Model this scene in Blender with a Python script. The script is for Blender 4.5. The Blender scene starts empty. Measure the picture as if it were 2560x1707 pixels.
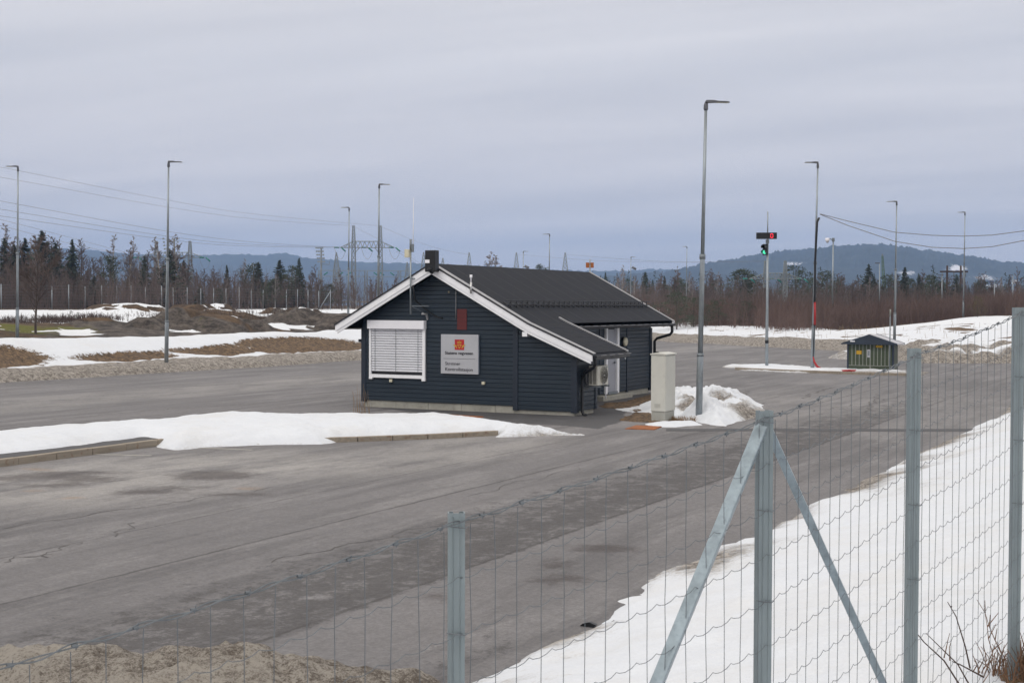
import bpy, math, random
import numpy as np
from mathutils import Vector
R_ = math.radians
random.seed(7)
rng = np.random.default_rng(11)
S = bpy.context.scene
COL = S.collection

# ------------------------------------------------------------------ camera frame
# World axes: x runs along the gable wall of the hut, y along its ridge.
CAM = Vector((23.37, -35.38, 3.2))
YAW, PITCH, ROLL = R_(27.2), R_(1.575), R_(0.2)
FPX = 3400.0                       # focal length in pixels of a 2560 px wide picture
FWD = Vector((-math.sin(YAW), math.cos(YAW), 0)); RGT = Vector((math.cos(YAW), math.sin(YAW), 0))

def ray(x, y):
    u, v = x - 1280.0, y - 853.5
    c, s = math.cos(ROLL), math.sin(ROLL)
    u, v = u * c + v * s, -u * s + v * c
    a, b = u / FPX, -v / FPX
    cp, sp = math.cos(PITCH), math.sin(PITCH)
    d = FWD * (cp + b * sp) + RGT * a
    return Vector((d.x, d.y, -sp + b * cp))
def G(x, y, z=0.0):                # point of the plane z seen there
    r = ray(x, y); t = (z - CAM.z) / r.z
    return CAM + r * t
def AT(x, y, D):                   # point at distance D along the view axis
    r = ray(x, y); t = D / (r.dot(FWD))
    return CAM + r * t
def depth(p): return (Vector((p[0], p[1], 0)) - Vector((CAM.x, CAM.y, 0))).dot(FWD)

# ------------------------------------------------------------------ noise
def _h(ix, iy, s):
    n = (ix.astype(np.int64) * 374761393 + iy.astype(np.int64) * 668265263 + s * 1442695041) & 0xffffffff
    n = ((n ^ (n >> 13)) * 1274126177) & 0xffffffff
    n = n ^ (n >> 16)
    return (n & 0xffff) / 65535.0
def vn(x, y, s=0):
    x = np.asarray(x, float); y = np.asarray(y, float)
    ix, iy = np.floor(x), np.floor(y); fx, fy = x - ix, y - iy
    fx = fx * fx * (3 - 2 * fx); fy = fy * fy * (3 - 2 * fy)
    a, b, c, d = _h(ix, iy, s), _h(ix + 1, iy, s), _h(ix, iy + 1, s), _h(ix + 1, iy + 1, s)
    return (a + (b - a) * fx) * (1 - fy) + (c + (d - c) * fx) * fy
def fbm(x, y, s=0, o=4):
    t = 0; a = .5; n = 0
    for i in range(o):
        t = t + a * vn(x * 2 ** i + 17.3 * i, y * 2 ** i - 9.1 * i, s + i); n += a; a *= .5
    return t / n
def sst(a, b, x):
    t = np.clip((np.asarray(x, float) - a) / (b - a), 0, 1); return t * t * (3 - 2 * t)

# ------------------------------------------------------------------ materials
class NT:
    def __init__(self, name):
        self.m = bpy.data.materials.new(name); self.m.use_nodes = True
        self.t = self.m.node_tree; self.n = self.t.nodes
        self.b = self.n['Principled BSDF']
        self.co = self.n.new('ShaderNodeTexCoord')
    def L(self, a, b): self.t.links.new(a, b)
    def inp(self, s, v):
        if isinstance(v, bpy.types.NodeSocket): self.L(v, s)
        elif isinstance(v, tuple) and len(v) == 3 and s.type == 'RGBA': s.default_value = (*v, 1)
        else: s.default_value = v
    def noise(self, scale, detail=4, rough=.6, vec=None, stretch=None):
        v = vec or self.co.outputs['Object']
        if stretch:
            mp = self.n.new('ShaderNodeMapping'); mp.inputs['Scale'].default_value = stretch
            self.L(v, mp.inputs['Vector']); v = mp.outputs[0]
        t = self.n.new('ShaderNodeTexNoise'); t.inputs['Scale'].default_value = scale
        t.inputs['Detail'].default_value = detail; t.inputs['Roughness'].default_value = rough
        self.L(v, t.inputs['Vector']); return t.outputs['Fac']
    def math(self, op, a, b=0.0, c=None):
        q = self.n.new('ShaderNodeMath'); q.operation = op
        self.inp(q.inputs[0], a); self.inp(q.inputs[1], b)
        if c is not None: self.inp(q.inputs[2], c)
        return q.outputs[0]
    def step(self, v, a, b):
        q = self.n.new('ShaderNodeMapRange'); q.interpolation_type = 'SMOOTHSTEP'
        self.inp(q.inputs['Value'], v); q.inputs['From Min'].default_value = a; q.inputs['From Max'].default_value = b
        return q.outputs['Result']
    def rng(self, v, a, b, c, d):
        q = self.n.new('ShaderNodeMapRange'); self.inp(q.inputs['Value'], v)
        for k, w in zip(('From Min', 'From Max', 'To Min', 'To Max'), (a, b, c, d)): q.inputs[k].default_value = w
        return q.outputs['Result']
    def mix(self, f, a, b, mode='MIX'):
        q = self.n.new('ShaderNodeMix'); q.data_type = 'RGBA'; q.blend_type = mode
        self.inp(q.inputs[0], f); self.inp(q.inputs[6], a); self.inp(q.inputs[7], b)
        return q.outputs[2]
    def attr(self, name):
        q = self.n.new('ShaderNodeAttribute'); q.attribute_name = name; return q.outputs['Fac']
    def bump(self, h, strength, dist):
        q = self.n.new('ShaderNodeBump'); q.inputs['Strength'].default_value = strength
        q.inputs['Distance'].default_value = dist; self.L(h, q.inputs['Height'])
        self.L(q.outputs[0], self.b.inputs['Normal'])
    def done(self, col, rough=.7, metal=0.0, spec=.5):
        self.inp(self.b.inputs['Base Color'], col); self.inp(self.b.inputs['Roughness'], rough)
        self.b.inputs['Metallic'].default_value = metal
        self.b.inputs['Specular IOR Level'].default_value = spec
        return self.m

def mat(name, col, rough=.6, metal=0.0, var=.15, scale=3.0, bump=0.0, bscale=40, spec=.4, dirt=None, stretch=None):
    t = NT(name)
    n = t.noise(scale, 5, .65, stretch=stretch)
    lo = tuple(c * (1 - var) for c in col); hi = tuple(min(1, c * (1 + var)) for c in col)
    c = t.mix(t.rng(n, .3, .7, 0, 1), lo, hi)
    if dirt:
        d = t.step(t.noise(scale * 2.3, 6, .7), .52, .72)
        c = t.mix(t.math('MULTIPLY', d, dirt[1]), c, dirt[0])
    if bump: t.bump(t.noise(bscale, 3, .6), .5, bump)
    return t.done(c, t.rng(n, .3, .7, max(0, rough - .08), min(1, rough + .08)), metal, spec)

M = {}
M['wall'] = mat('navy_painted_boards', (.0150, .0255, .0385), .45, var=.2, scale=1.2, stretch=(.4, .4, 6), bump=.002, bscale=60, spec=.35, dirt=((.024, .031, .04), .35))
M['trim'] = mat('navy_trim_paint', (.0125, .020, .034), .5, var=.12)
M['roof'] = mat('black_roofing_felt', (.0165, .0185, .025), .85, var=.22, scale=2.0, bump=.004, bscale=150, spec=.22)
M['roofside'] = mat('dark_roof_metal', (.02, .021, .026), .45, var=.15)
M['white'] = mat('white_paint', (.82, .83, .86), .5, var=.04, dirt=((.62, .61, .59), .3))
M['whitemetal'] = mat('white_lacquered_metal', (.80, .80, .84), .35, var=.04)
M['slat'] = mat('silver_slat', (.66, .67, .71), .35, var=.05)
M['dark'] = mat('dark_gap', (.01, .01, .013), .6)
M['black'] = mat('black_plastic', (.008, .009, .011), .35, var=.2)
M['flash'] = mat('grey_edge_flashing', (.33, .33, .34), .4, .3, var=.15)
M['concrete'] = mat('weathered_concrete', (.33, .32, .28), .85, var=.18, scale=2.5, bump=.003, dirt=((.16, .15, .13), .5))
M['door'] = mat('grey_door_paint', (.30, .31, .35), .45, var=.05)
M['cream'] = mat('cream_plastic', (.55, .52, .40), .5, var=.06)
M['acbody'] = mat('beige_ac_casing', (.55, .54, .48), .45, var=.06, dirt=((.38, .36, .3), .4))
M['cabinet'] = mat('grey_beige_cabinet_paint', (.52, .52, .475), .45, var=.05, dirt=((.40, .40, .36), .3))
M['cabbase'] = mat('grey_cabinet_plinth', (.34, .34, .31), .7, var=.12, dirt=((.2, .19, .16), .5))
M['galv'] = mat('galvanised_steel', (.30, .335, .36), .42, .55, var=.16, scale=6, dirt=((.22, .25, .27), .6), stretch=(2, 2, .5))
M['galvd'] = mat('dull_galvanised_steel', (.20, .225, .245), .5, .4, var=.15)
M['post'] = mat('galvanised_fence_post', (.22, .262, .278), .5, .3, var=.14, scale=5, stretch=(3, 3, .5), dirt=((.25, .29, .30), .5))
M['brace'] = mat('spangled_zinc', (.275, .33, .365), .4, .55, var=.22, scale=14, dirt=((.2, .24, .27), .7))
M['wire'] = mat('zinc_wire', (.145, .162, .178), .5, .5, var=.25, scale=9)
M['wirefar'] = mat('grey_power_cable', (.17, .16, .165), .6)
M['lampgrey'] = mat('lamp_head_grey', (.10, .105, .12), .45)
M['lens'] = mat('yellowed_lens', (.35, .34, .24), .3)
M['redpaint'] = mat('faded_red_paint', (.10, .014, .014), .6, var=.15)
M['chrome'] = mat('steel_vent', (.5, .5, .5), .3, .7, var=.2, scale=8)
M['signgrey'] = mat('silver_sign_face', (.42, .43, .46), .45, .1, var=.04)
M['ink'] = mat('dark_lettering', (.018, .018, .025), .6)
M['signred'] = mat('emblem_red', (.42, .016, .02), .5)
M['signyel'] = mat('emblem_yellow', (.50, .34, .03), .5)
M['insul'] = mat('teal_glass_insulator', (.03, .22, .19), .25)
M['pylon'] = mat('pylon_steel', (.26, .29, .30), .55, .2, var=.15)
M['woodpole'] = mat('brown_wood_pole', (.055, .035, .03), .8)
M['orange'] = mat('orange_sign_back', (.35, .11, .03), .5, var=.25, scale=7)
M['redcable'] = mat('red_cable_conduit', (.34, .018, .02), .5)
M['kgreen'] = mat('kiosk_olive_green', (.046, .062, .034), .55, var=.15, dirt=((.07, .07, .04), .5))
M['kstrip'] = mat('kiosk_pale_strips', (.25, .26, .235), .6)
M['knavy'] = mat('kiosk_navy_roof', (.022, .032, .05), .5)
M['kroof'] = mat('pale_roof_sheet', (.42, .42, .45), .5)
M['yellow'] = mat('yellow_notice', (.48, .28, .015), .5, var=.08)
M['rust'] = mat('rusty_steel_plate', (.28, .10, .035), .85, var=.35, scale=4, bump=.004, dirt=((.15, .06, .03), .6))
M['granite'] = mat('kerb_granite', (.27, .235, .19), .85, var=.22, scale=3, bump=.006, dirt=((.19, .105, .06), .75), stretch=(4, .35, 4))
M['bark'] = mat('dark_bark', (.075, .058, .05), .9, var=.3)
M['birchbark'] = mat('pale_birch_bark', (.38, .35, .32), .8, var=.3, scale=6)
M['twig'] = mat('brown_twigs', (.125, .094, .084), .9, var=.3, scale=.3)
M['twigpale'] = mat('pale_twigs', (.21, .175, .165), .9, var=.2, scale=.3)
M['brush'] = mat('red_brown_shoots', (.125, .084, .072), .9, var=.35, scale=.12)
M['dry'] = mat('dry_grass_stems', (.22, .14, .07), .9, var=.3)
M['weedbrown'] = mat('rusty_brown_weeds', (.13, .07, .04), .9, var=.45, scale=9)
M['heather'] = mat('dark_heather', (.06, .038, .03), .95, var=.3)
M['spruce'] = mat('spruce_needles', (.046, .062, .044), .85, var=.4, scale=.7)
M['pine'] = mat('pine_needles', (.055, .072, .043), .85, var=.35, scale=.7)
M['olive'] = mat('olive_pine_needles', (.085, .08, .025), .85, var=.3, scale=.7)
M['paint'] = mat('worn_road_paint', (.33, .32, .29), .8, var=.15)
M['damp_shade'] = mat('dark_new_asphalt', (.075, .074, .078), .85, var=.2, scale=1.5, bump=.004, bscale=120)
M['crack'] = mat('dark_crack', (.092, .087, .085), .9)
M['houseW'] = mat('white_house_wall', (.55, .55, .56), .7)

def emit(name, col, s):
    t = NT(name); t.inp(t.b.inputs['Emission Color'], col); t.b.inputs['Emission Strength'].default_value = s
    return t.done(tuple(c * .3 for c in col), .4)
M['redled'] = emit('red_led', (1, .02, .05), 1.6)
M['greenled'] = emit('green_signal_light', (.1, .95, .55), 1.1)

def snow_material(name, white=(.715, .745, .79)):
    t = NT(name)
    d = t.attr('dirt')
    n1 = t.noise(2.2, 8, .85); n2 = t.noise(22, 4, .7); n3 = t.noise(6, 6, .85)
    e = t.math('ADD', d, t.math('MULTIPLY', t.math('SUBTRACT', n1, .5), 1.1))
    e = t.math('ADD', e, t.math('MULTIPLY', t.math('SUBTRACT', n2, .5), .9))
    tint = t.math('MULTIPLY', t.step(t.noise(.45, 6, .75),   .45, .68), .32)
    f = t.step(e, .30, .95)
    grit = t.mix(t.step(t.math('ADD', t.math('MULTIPLY', n2, .35), t.math('MULTIPLY', n3, .65)), .42, .58), (.085, .073, .063), (.36, .33, .295))
    wh = t.mix(t.rng(t.math('ADD', t.math('MULTIPLY', n1, .6), t.math('MULTIPLY', n2, .4)), .3, .7, 0, 1), tuple(c * k for c, k in zip(white, (.86, .865, .88))), white)
    wh = t.mix(tint, wh, (.60, .585, .56))
    c = t.mix(f, wh, grit)
    sp = t.math('MULTIPLY', t.step(t.noise(7, 9, .92), .60, .68), .45)
    c = t.mix(sp, c, (.40, .37, .33))
    g = t.attr('grass')
    gf = t.step(t.math('ADD', g, t.math('MULTIPLY', t.math('SUBTRACT', t.noise(3.5, 6, .8), .5), .9)), .45, .55)
    gc = t.mix(t.step(t.noise(5, 8, .88, stretch=(1, 1, .4)), .40, .60), (.030, .020, .013), (.19, .122, .066))
    c = t.mix(gf, c, gc)
    h = t.math('ADD', t.math('MULTIPLY', t.noise(5, 5, .6), .6), t.math('MULTIPLY', n2, .4))
    t.bump(h, .6, .08)
    return t.done(c, .75, 0, .25)
M['snow'] = snow_material('melting_snow')

def grit_material():
    t = NT('gritty_old_snow')
    n1 = t.noise(3.0, 6, .75); n2 = t.noise(22, 5, .8); n3 = t.noise(60, 4, .8)
    s = t.math('ADD', t.math('MULTIPLY', n2, .5), t.math('MULTIPLY', n3, .5))
    d = t.math('ADD', s, t.math('MULTIPLY', t.math('SUBTRACT', n1, .5), .45))
    d = t.math('SUBTRACT', d, t.math('MULTIPLY', t.attr('dirt'), .07))
    c = t.mix(t.step(d, .33, .53), (.15, .125, .103), (.49, .45, .40))
    t.bump(t.math('ADD', n2, n3), .9, .05)
    return t.done(c, .85, 0, .2)
M['grit'] = grit_material()

def terrain_material():
    t = NT('ground_cover')
    base = t.mix(t.step(t.noise(.9, 6, .8), .35, .65), (.04, .028, .02), (.12, .08, .048))
    rk = t.mix(t.step(t.noise(1.1, 8, .8, stretch=(1, 1, 2.5)), .36, .66), (.028, .024, .022), (.135, .115, .10))
    rf = t.step(t.math('ADD', t.attr('rock'), t.math('MULTIPLY', t.math('SUBTRACT', t.noise(.8, 5, .7), .5), .8)), .42, .58)
    c = t.mix(rf, base, rk)
    mo = t.step(t.math('ADD', t.attr('moss'), t.math('MULTIPLY', t.math('SUBTRACT', t.noise(.7, 6, .75), .5), 1.2)), .45, .7)
    c = t.mix(mo, c, t.mix(t.noise(4, 4, .7), (.06, .07, .014), (.15, .14, .03)))
    sf = t.step(t.math('ADD', t.attr('snow'), t.math('MULTIPLY', t.math('SUBTRACT', t.noise(.55, 7, .75), .5), .9)), .47, .53)
    c = t.mix(sf, c, (.70, .725, .76))
    t.bump(t.noise(3, 6, .7), .6, .12)
    return t.done(c, .9, 0, .2)
M['terrain'] = terrain_material()

def asphalt_material():
    t = NT('old_salted_asphalt')
    lng = t.noise(1.0, 5, .65, stretch=(1.3, .10, 1)); big = t.noise(.16, 5, .6); fine = t.noise(90, 3, .8); med = t.noise(6, 6, .75)
    c = t.mix(t.rng(big, .3, .7, 0, 1), (.135, .127, .123), (.186, .174, .168))
    c = t.mix(t.math('MULTIPLY', t.step(lng, .47, .62), .55), c, (.095, .089, .087))
    c = t.mix(t.math('MULTIPLY', t.step(t.noise(.8, 7, .75, stretch=(1.2, .2, 1)), .5, .64), .55), c, (.24, .226, .215))
    lf = t.math('MULTIPLY', t.attr('light'), t.step(t.noise(1.0, 6, .7, stretch=(1, .35, 1)), .3, .62))
    c = t.mix(t.math('MULTIPLY', lf, .85), c, (.31, .29, .265))
    sx = t.n.new('ShaderNodeSeparateXYZ'); t.L(t.co.outputs['Object'], sx.inputs[0])
    dk = t.math('ADD', t.attr('damp_shade'), t.math('MULTIPLY', t.math('SUBTRACT', t.noise(2.6, 9, .85, stretch=(1, .75, 1)), .5), 3.0))
    c = t.mix(t.math('MULTIPLY', t.step(dk, .36, .72), .80), c, (.070, .064, .061))
    # stains that a parked lorry leaves
    st = t.math('ADD', t.attr('stain'), t.math('MULTIPLY', t.math('SUBTRACT', t.noise(2.6, 8, .82), .5), t.rng(t.attr('stain'), 0, .2, 0, 2.6)))
    c = t.mix(t.math('MULTIPLY', t.step(st, .15, .95), .62), c, (.052, .040, .036))
    ru = t.math('ADD', t.attr('rusty'), t.math('MULTIPLY', t.math('SUBTRACT', t.noise(5, 5, .7), .5), .7))
    c = t.mix(t.math('MULTIPLY', t.step(ru, .5, 1.1), .38), c, (.30, .19, .10))
    # paving seams along the lanes
    wob = t.math('MULTIPLY', t.math('SUBTRACT', t.noise(1.3, 5, .7), .5), .14)
    for p, w, a in ((12.0, .035, .75), (15.4, .03, .7), (9.95, .022, .62), (-6.9, .03, .5), (-2.9, .02, .4), (5.9, .018, .35)):
        dd = t.math('ABSOLUTE', t.math('ADD', t.math('SUBTRACT', sx.outputs[0], p), wob))
        k = t.math('SUBTRACT', 1.0, t.step(dd, w * .5, w * 1.3))
        k = t.math('MULTIPLY', k, t.rng(t.noise(.9, 3, .6), .3, .6, .35, 1))
        c = t.mix(t.math('MULTIPLY', k, a), c, (.05, .045, .042))
    c = t.mix(.5, c, t.mix(t.rng(t.noise(20, 6, .9), .38, .62, 0, 1), (.35, .35, .35), (1.10, 1.10, 1.10)), 'MULTIPLY')
    c = t.mix(.4, c, t.mix(t.rng(med, .38, .62, 0, 1), (.6, .6, .6), (1.06, 1.06, 1.06)), 'MULTIPLY')
    c = t.mix(1.0, c, (1.22, 1.255, 1.33), 'MULTIPLY')
    t.bump(t.math('ADD', fine, med), .45, .012)
    return t.done(c, .8, 0, .3)
M['asphalt'] = asphalt_material()

def hill_material(name, lo, hi):
    t = NT(name)
    n = t.noise(.02, 8, .75)
    c = t.mix(t.step(n, .35, .65), lo, hi)
    sf = t.step(t.math('ADD', t.attr('snow'), t.math('MULTIPLY', t.math('SUBTRACT', t.noise(.06, 7, .85), .5), 2.6)), .50, .58)
    c = t.mix(sf, c, (.7, .7, .74))
    return t.done(c, .95, 0, .1)
M['hill'] = hill_material('forested_hill', (.012, .020, .018), (.035, .045, .036))

# ------------------------------------------------------------------ mesh builders
def tag(o, label=None, cat=None, group=None, kind=None):
    if label: o['label'] = label
    if cat: o['category'] = cat
    if group: o['group'] = group
    if kind: o['kind'] = kind
    return o
def thing(name, label, cat, loc=(0, 0, 0), group=None, rz=0.0):
    o = bpy.data.objects.new(name, None); COL.objects.link(o); o.location = loc; o.rotation_euler = (0, 0, rz)
    o.empty_display_size = .2
    return tag(o, label, cat, group)
def root_of(o):
    while o.parent: o = o.parent
    return o
def link(name, me, parent=None, loc=(0, 0, 0)):
    o = bpy.data.objects.new(name, me); COL.objects.link(o); o.location = loc
    if parent: o.parent = parent
    return o
def np_mesh(name, V, F, mt, smooth=False, attrs=None):
    V = np.asarray(V, np.float32); F = np.asarray(F, np.int32); k = F.shape[1]
    me = bpy.data.meshes.new(name)
    me.vertices.add(len(V)); me.vertices.foreach_set('co', V.ravel())
    me.loops.add(F.size); me.loops.foreach_set('vertex_index', F.ravel())
    me.polygons.add(len(F)); me.polygons.foreach_set('loop_start', np.arange(0, F.size, k, dtype=np.int32))
    me.polygons.foreach_set('loop_total', np.full(len(F), k, np.int32))
    me.update(calc_edges=True); me.validate()
    if smooth: me.polygons.foreach_set('use_smooth', np.ones(len(me.polygons), bool))
    for a, d in (attrs or {}).items():
        at = me.attributes.new(a, 'FLOAT', 'POINT'); at.data.foreach_set('value', np.asarray(d, np.float32).ravel())
    me.materials.append(mt); return me
def prisms(P0, P1, R0, R1, n=3):
    P0 = np.asarray(P0, float); P1 = np.asarray(P1, float); N = len(P0)
    R0 = np.broadcast_to(R0, (N,)); R1 = np.broadcast_to(R1, (N,))
    d = P1 - P0; d = d / np.maximum(np.linalg.norm(d, axis=1, keepdims=True), 1e-9)
    up = np.where(np.abs(d[:, 2:3]) > .9, np.array([[1., 0, 0]]), np.array([[0, 0, 1.]]))
    a = np.cross(d, up); a /= np.linalg.norm(a, axis=1, keepdims=True); b = np.cross(d, a)
    ang = np.arange(n) * 2 * math.pi / n
    o = a[:, None, :] * np.cos(ang)[None, :, None] + b[:, None, :] * np.sin(ang)[None, :, None]
    V = np.concatenate([P0[:, None, :] + o * R0[:, None, None], P1[:, None, :] + o * R1[:, None, None]], 1).reshape(-1, 3)
    base = (np.arange(N) * 2 * n)[:, None]; i = np.arange(n); j = (i + 1) % n
    F = np.stack([base + i, base + j, base + n + j, base + n + i], 2).reshape(-1, 4)
    return V, F

class MB:
    def __init__(self): self.v = []; self.f = []; self.g = []
    def add(self, V, F):
        V = list(V); F = list(F); self.g.append((V, F)); o = len(self.v); self.v += [tuple(p) for p in V]; self.f += [tuple(i + o for i in f) for f in F]; return self
    def box(self, x0, x1, y0, y1, z0, z1):
        V = [(x, y, z) for z in (z0, z1) for y in (y0, y1) for x in (x0, x1)]
        return self.add(V, [(0, 2, 3, 1), (4, 5, 7, 6), (0, 1, 5, 4), (2, 6, 7, 3), (0, 4, 6, 2), (1, 3, 7, 5)])
    def bar(self, a, b, w, h, up=(0, 0, 1)):
        a, b = Vector(a), Vector(b); d = (b - a).normalized(); s = d.cross(Vector(up))
        if s.length < 1e-4: s = d.cross(Vector((1, 0, 0)))
        s.normalize(); u = s.cross(d)
        V = [p + s * (i * w / 2) + u * (j * h / 2) for p in (a, b) for (i, j) in ((-1, -1), (1, -1), (1, 1), (-1, 1))]
        return self.add(V, [(0, 1, 2, 3), (7, 6, 5, 4), (0, 4, 5, 1), (1, 5, 6, 2), (2, 6, 7, 3), (3, 7, 4, 0)])
    def tube(self, pts, r, n=8, cap=True):
        pts = [Vector(p) for p in pts]; m = len(pts)
        rs = r if isinstance(r, (list, tuple)) else [r] * m
        V = []; pu = None
        for i, p in enumerate(pts):
            d = (pts[min(i + 1, m - 1)] - pts[max(i - 1, 0)]).normalized()
            if pu is None:
                pu = d.cross(Vector((0, 0, 1)) if abs(d.z) < .9 else Vector((1, 0, 0)))
            s = (pu - d * pu.dot(d)).normalized(); pu = s; t = d.cross(s)
            V += [p + (s * math.cos(2 * math.pi * k / n) + t * math.sin(2 * math.pi * k / n)) * rs[i] for k in range(n)]
        F = [(i * n + k, i * n + (k + 1) % n, (i + 1) * n + (k + 1) % n, (i + 1) * n + k) for i in range(m - 1) for k in range(n)]
        if cap: F += [tuple(range(n - 1, -1, -1)), tuple((m - 1) * n + k for k in range(n))]
        return self.add(V, F)
    def prism(self, poly, ax, d0, d1):
        # polygon of 2-tuples extruded along axis ax (0,1,2)
        def P(a, d):
            return {0: (d, a[0], a[1]), 1: (a[0], d, a[1]), 2: (a[0], a[1], d)}[ax]
        n = len(poly); V = [P(a, d0) for a in poly] + [P(a, d1) for a in poly]
        F = [tuple(range(n - 1, -1, -1)), tuple(range(n, 2 * n))] + [(i, (i + 1) % n, n + (i + 1) % n, n + i) for i in range(n)]
        return self.add(V, F)
    def quad(self, a, b, c, d): return self.add([a, b, c, d], [(0, 1, 2, 3)])
    def build(self, name, m, parent=None, smooth=False, world=True, bevel=0.0):
        off = Vector((0, 0, 0))
        if parent and world: off = Vector(root_of(parent).location)
        me = bpy.data.meshes.new(name)
        me.from_pydata([tuple(Vector(p) - off) for p in self.v], [], self.f); me.update()
        me.materials.append(M[m] if isinstance(m, str) else m)
        import bmesh
        bm = bmesh.new(); bm.from_mesh(me); bmesh.ops.recalc_face_normals(bm, faces=bm.faces); bm.to_mesh(me); bm.free()
        if smooth:
            me.polygons.foreach_set('use_smooth', [True] * len(me.polygons))
        o = link(name, me, parent)
        if bevel:
            b = o.modifiers.new('b', 'BEVEL'); b.width = bevel; b.segments = 2; b.limit_method = 'ANGLE'
        return o
def each(mb, name, m, parent, **k):      # every shape of the builder becomes a part of its own
    for V, F in mb.g: MB().add(V, F).build(name, m, parent, **k)
def copy_tree(o, parent=None):
    c = o.copy(); COL.objects.link(c)
    if parent: c.parent = parent
    for ch in list(o.children): copy_tree(ch, c)
    return c

def grid_mesh(name, X, Y, Z, mt, attrs=None, keep=None, smooth=True):
    ny, nx = X.shape
    V = np.stack([X.ravel(), Y.ravel(), Z.ravel()], 1)
    i = np.arange(ny * nx).reshape(ny, nx)
    F = np.stack([i[:-1, :-1], i[:-1, 1:], i[1:, 1:], i[1:, :-1]], 2).reshape(-1, 4)
    if keep is not None:
        k = keep; kk = (k[:-1, :-1] | k[:-1, 1:] | k[1:, 1:] | k[1:, :-1]).ravel(); F = F[kk]
        used = np.zeros(len(V), bool); used[F.ravel()] = True
        mp = np.cumsum(used) - 1; V = V[used]; F = mp[F]
        attrs = {a: np.asarray(d).ravel()[used] for a, d in (attrs or {}).items()}
    return np_mesh(name, V, F, mt, smooth, attrs)

def sdist(poly, X, Y):          # signed distance to a polygon, positive inside
    P = np.array(poly, float); n = len(P)
    dmin = np.full(X.shape, 1e9); ins = np.zeros(X.shape, bool)
    for i in range(n):
        a, b = P[i], P[(i + 1) % n]; e = b - a
        t = np.clip(((X - a[0]) * e[0] + (Y - a[1]) * e[1]) / (e @ e), 0, 1)
        dmin = np.minimum(dmin, np.hypot(X - a[0] - t * e[0], Y - a[1] - t * e[1]))
        c = ((a[1] > Y) != (b[1] > Y)) & (X < (b[0] - a[0]) * (Y - a[1]) / (b[1] - a[1] + 1e-12) + a[0])
        ins ^= c
    return np.where(ins, dmin, -dmin)

def snow_patch(name, poly, h, edge, res, base=0.0, wob=.25, wscale=1.2, seed=0, dirt=None, grass=None, lump=.06, extra=None, mt='snow', hmul=None):
    P = np.array(poly); x0, y0 = P.min(0) - .8; x1, y1 = P.max(0) + .8
    X, Y = np.meshgrid(np.arange(x0, x1, res), np.arange(y0, y1, res))
    d = sdist(poly, X, Y) + (fbm(X * wscale, Y * wscale, seed, 5) - .5) * 2 * wob
    z = h * (1 - np.exp(-np.clip(d, 0, None) / edge)) + np.where(d > 0, (fbm(X * 1.7, Y * 1.7, seed + 9, 4) - .5) * lump * 2 * np.clip(d / edge, 0, 1), 0)
    z = z + (np.clip(d, 0, None) > 0) * (fbm(X * 7, Y * 7, seed + 4, 3) - .5) * .03
    if extra is not None: z = z + extra(X, Y) * np.clip(d / edge, 0, 1)
    if hmul is not None: z = z * hmul(X, Y)
    z = np.where(d > 0, np.maximum(z, .012), np.maximum(d * .5, -.12))
    if not callable(base): bz = base
    else: bz = base(X, Y)
    at = {'dirt': (dirt(X, Y, d) if dirt else np.zeros(X.shape)), 'grass': (grass(X, Y, d) if grass else np.zeros(X.shape))}
    return link(name, grid_mesh(name, X, Y, z + bz, M[mt], at, keep=d > -.15))

# ------------------------------------------------------------------ the setting: lot and terrain
LEFT = -19.0; NEAR = 17.85
def bfar(x, y): return (x + 17) * .638 + (y - 74) * .771

gX = np.concatenate([np.linspace(-9000, -400, 12), np.linspace(-300, 300, 13), np.linspace(400, 9000, 12)])
gY = np.concatenate([np.linspace(-600, -100, 4), np.linspace(0, 400, 9), np.linspace(600, 9500, 14)])
X, Y = np.meshgrid(gX, gY)
o = link('ground', grid_mesh('ground', X, Y, np.full(X.shape, -1.2), M['terrain'], {'snow': np.full(X.shape, -.2), 'rock': X * 0, 'moss': X * 0}))
tag(o, kind='structure')

xs = np.concatenate([np.arange(-19.6, 18.2, .22), [18.2]]); 
ys = np.concatenate([np.arange(-70, -40, 1.0), np.arange(-40, 8, .22), np.arange(8, 90, .6)])
X, Y = np.meshgrid(xs, ys)
def ell(X, Y, cx, cy, rx, ry, ang=0):
    c, s = math.cos(ang), math.sin(ang); dx, dy = X - cx, Y - cy
    return np.clip(1 - np.sqrt(((dx * c + dy * s) / rx) ** 2 + ((-dx * s + dy * c) / ry) ** 2), 0, 1)
light = sst(0, .6, ell(X, Y, 5.6, -16.2, 4.2, 6.5)) + .7 * sst(0, .6, ell(X, Y, 8.6, -10, 2.6, 7)) + .55 * sst(-13, -11, X) * (1 - sst(-8.5, -6.8, X)) + .3 * sst(-4, -1, Y) * sst(2, 8, X) * (1 - sst(10, 20, Y))
light += .35 * sst(7, 9.5, bfar(X, Y) * -1) * 0
band = np.interp(X, [12.4, 13.2, 14.2, 15.1, 15.42, 15.55], [0, .55, 1.0, 1.08, 1.0, 0])
damp_shade = band * (.40 * (1 - sst(-4, 26, Y)) + .26)
damp_shade = np.maximum(damp_shade, .33 * sst(15.8, 16.3, X) * (1 - sst(16.9, 17.4, X)) * sst(-20, -8, Y))
damp_shade = np.maximum(damp_shade, .36 * sst(16.2, 17.2, X) * (1 - sst(17.6, 18, X)) * (1 - sst(-25, -21, Y)))
damp_shade = np.maximum(damp_shade, .42 * (1 - sst(.5, 2.2, -bfar(X, Y) - 1)) )
damp_shade = np.maximum(damp_shade, .45 * (1 - sst(-18.2, -16.2, X)))
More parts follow.
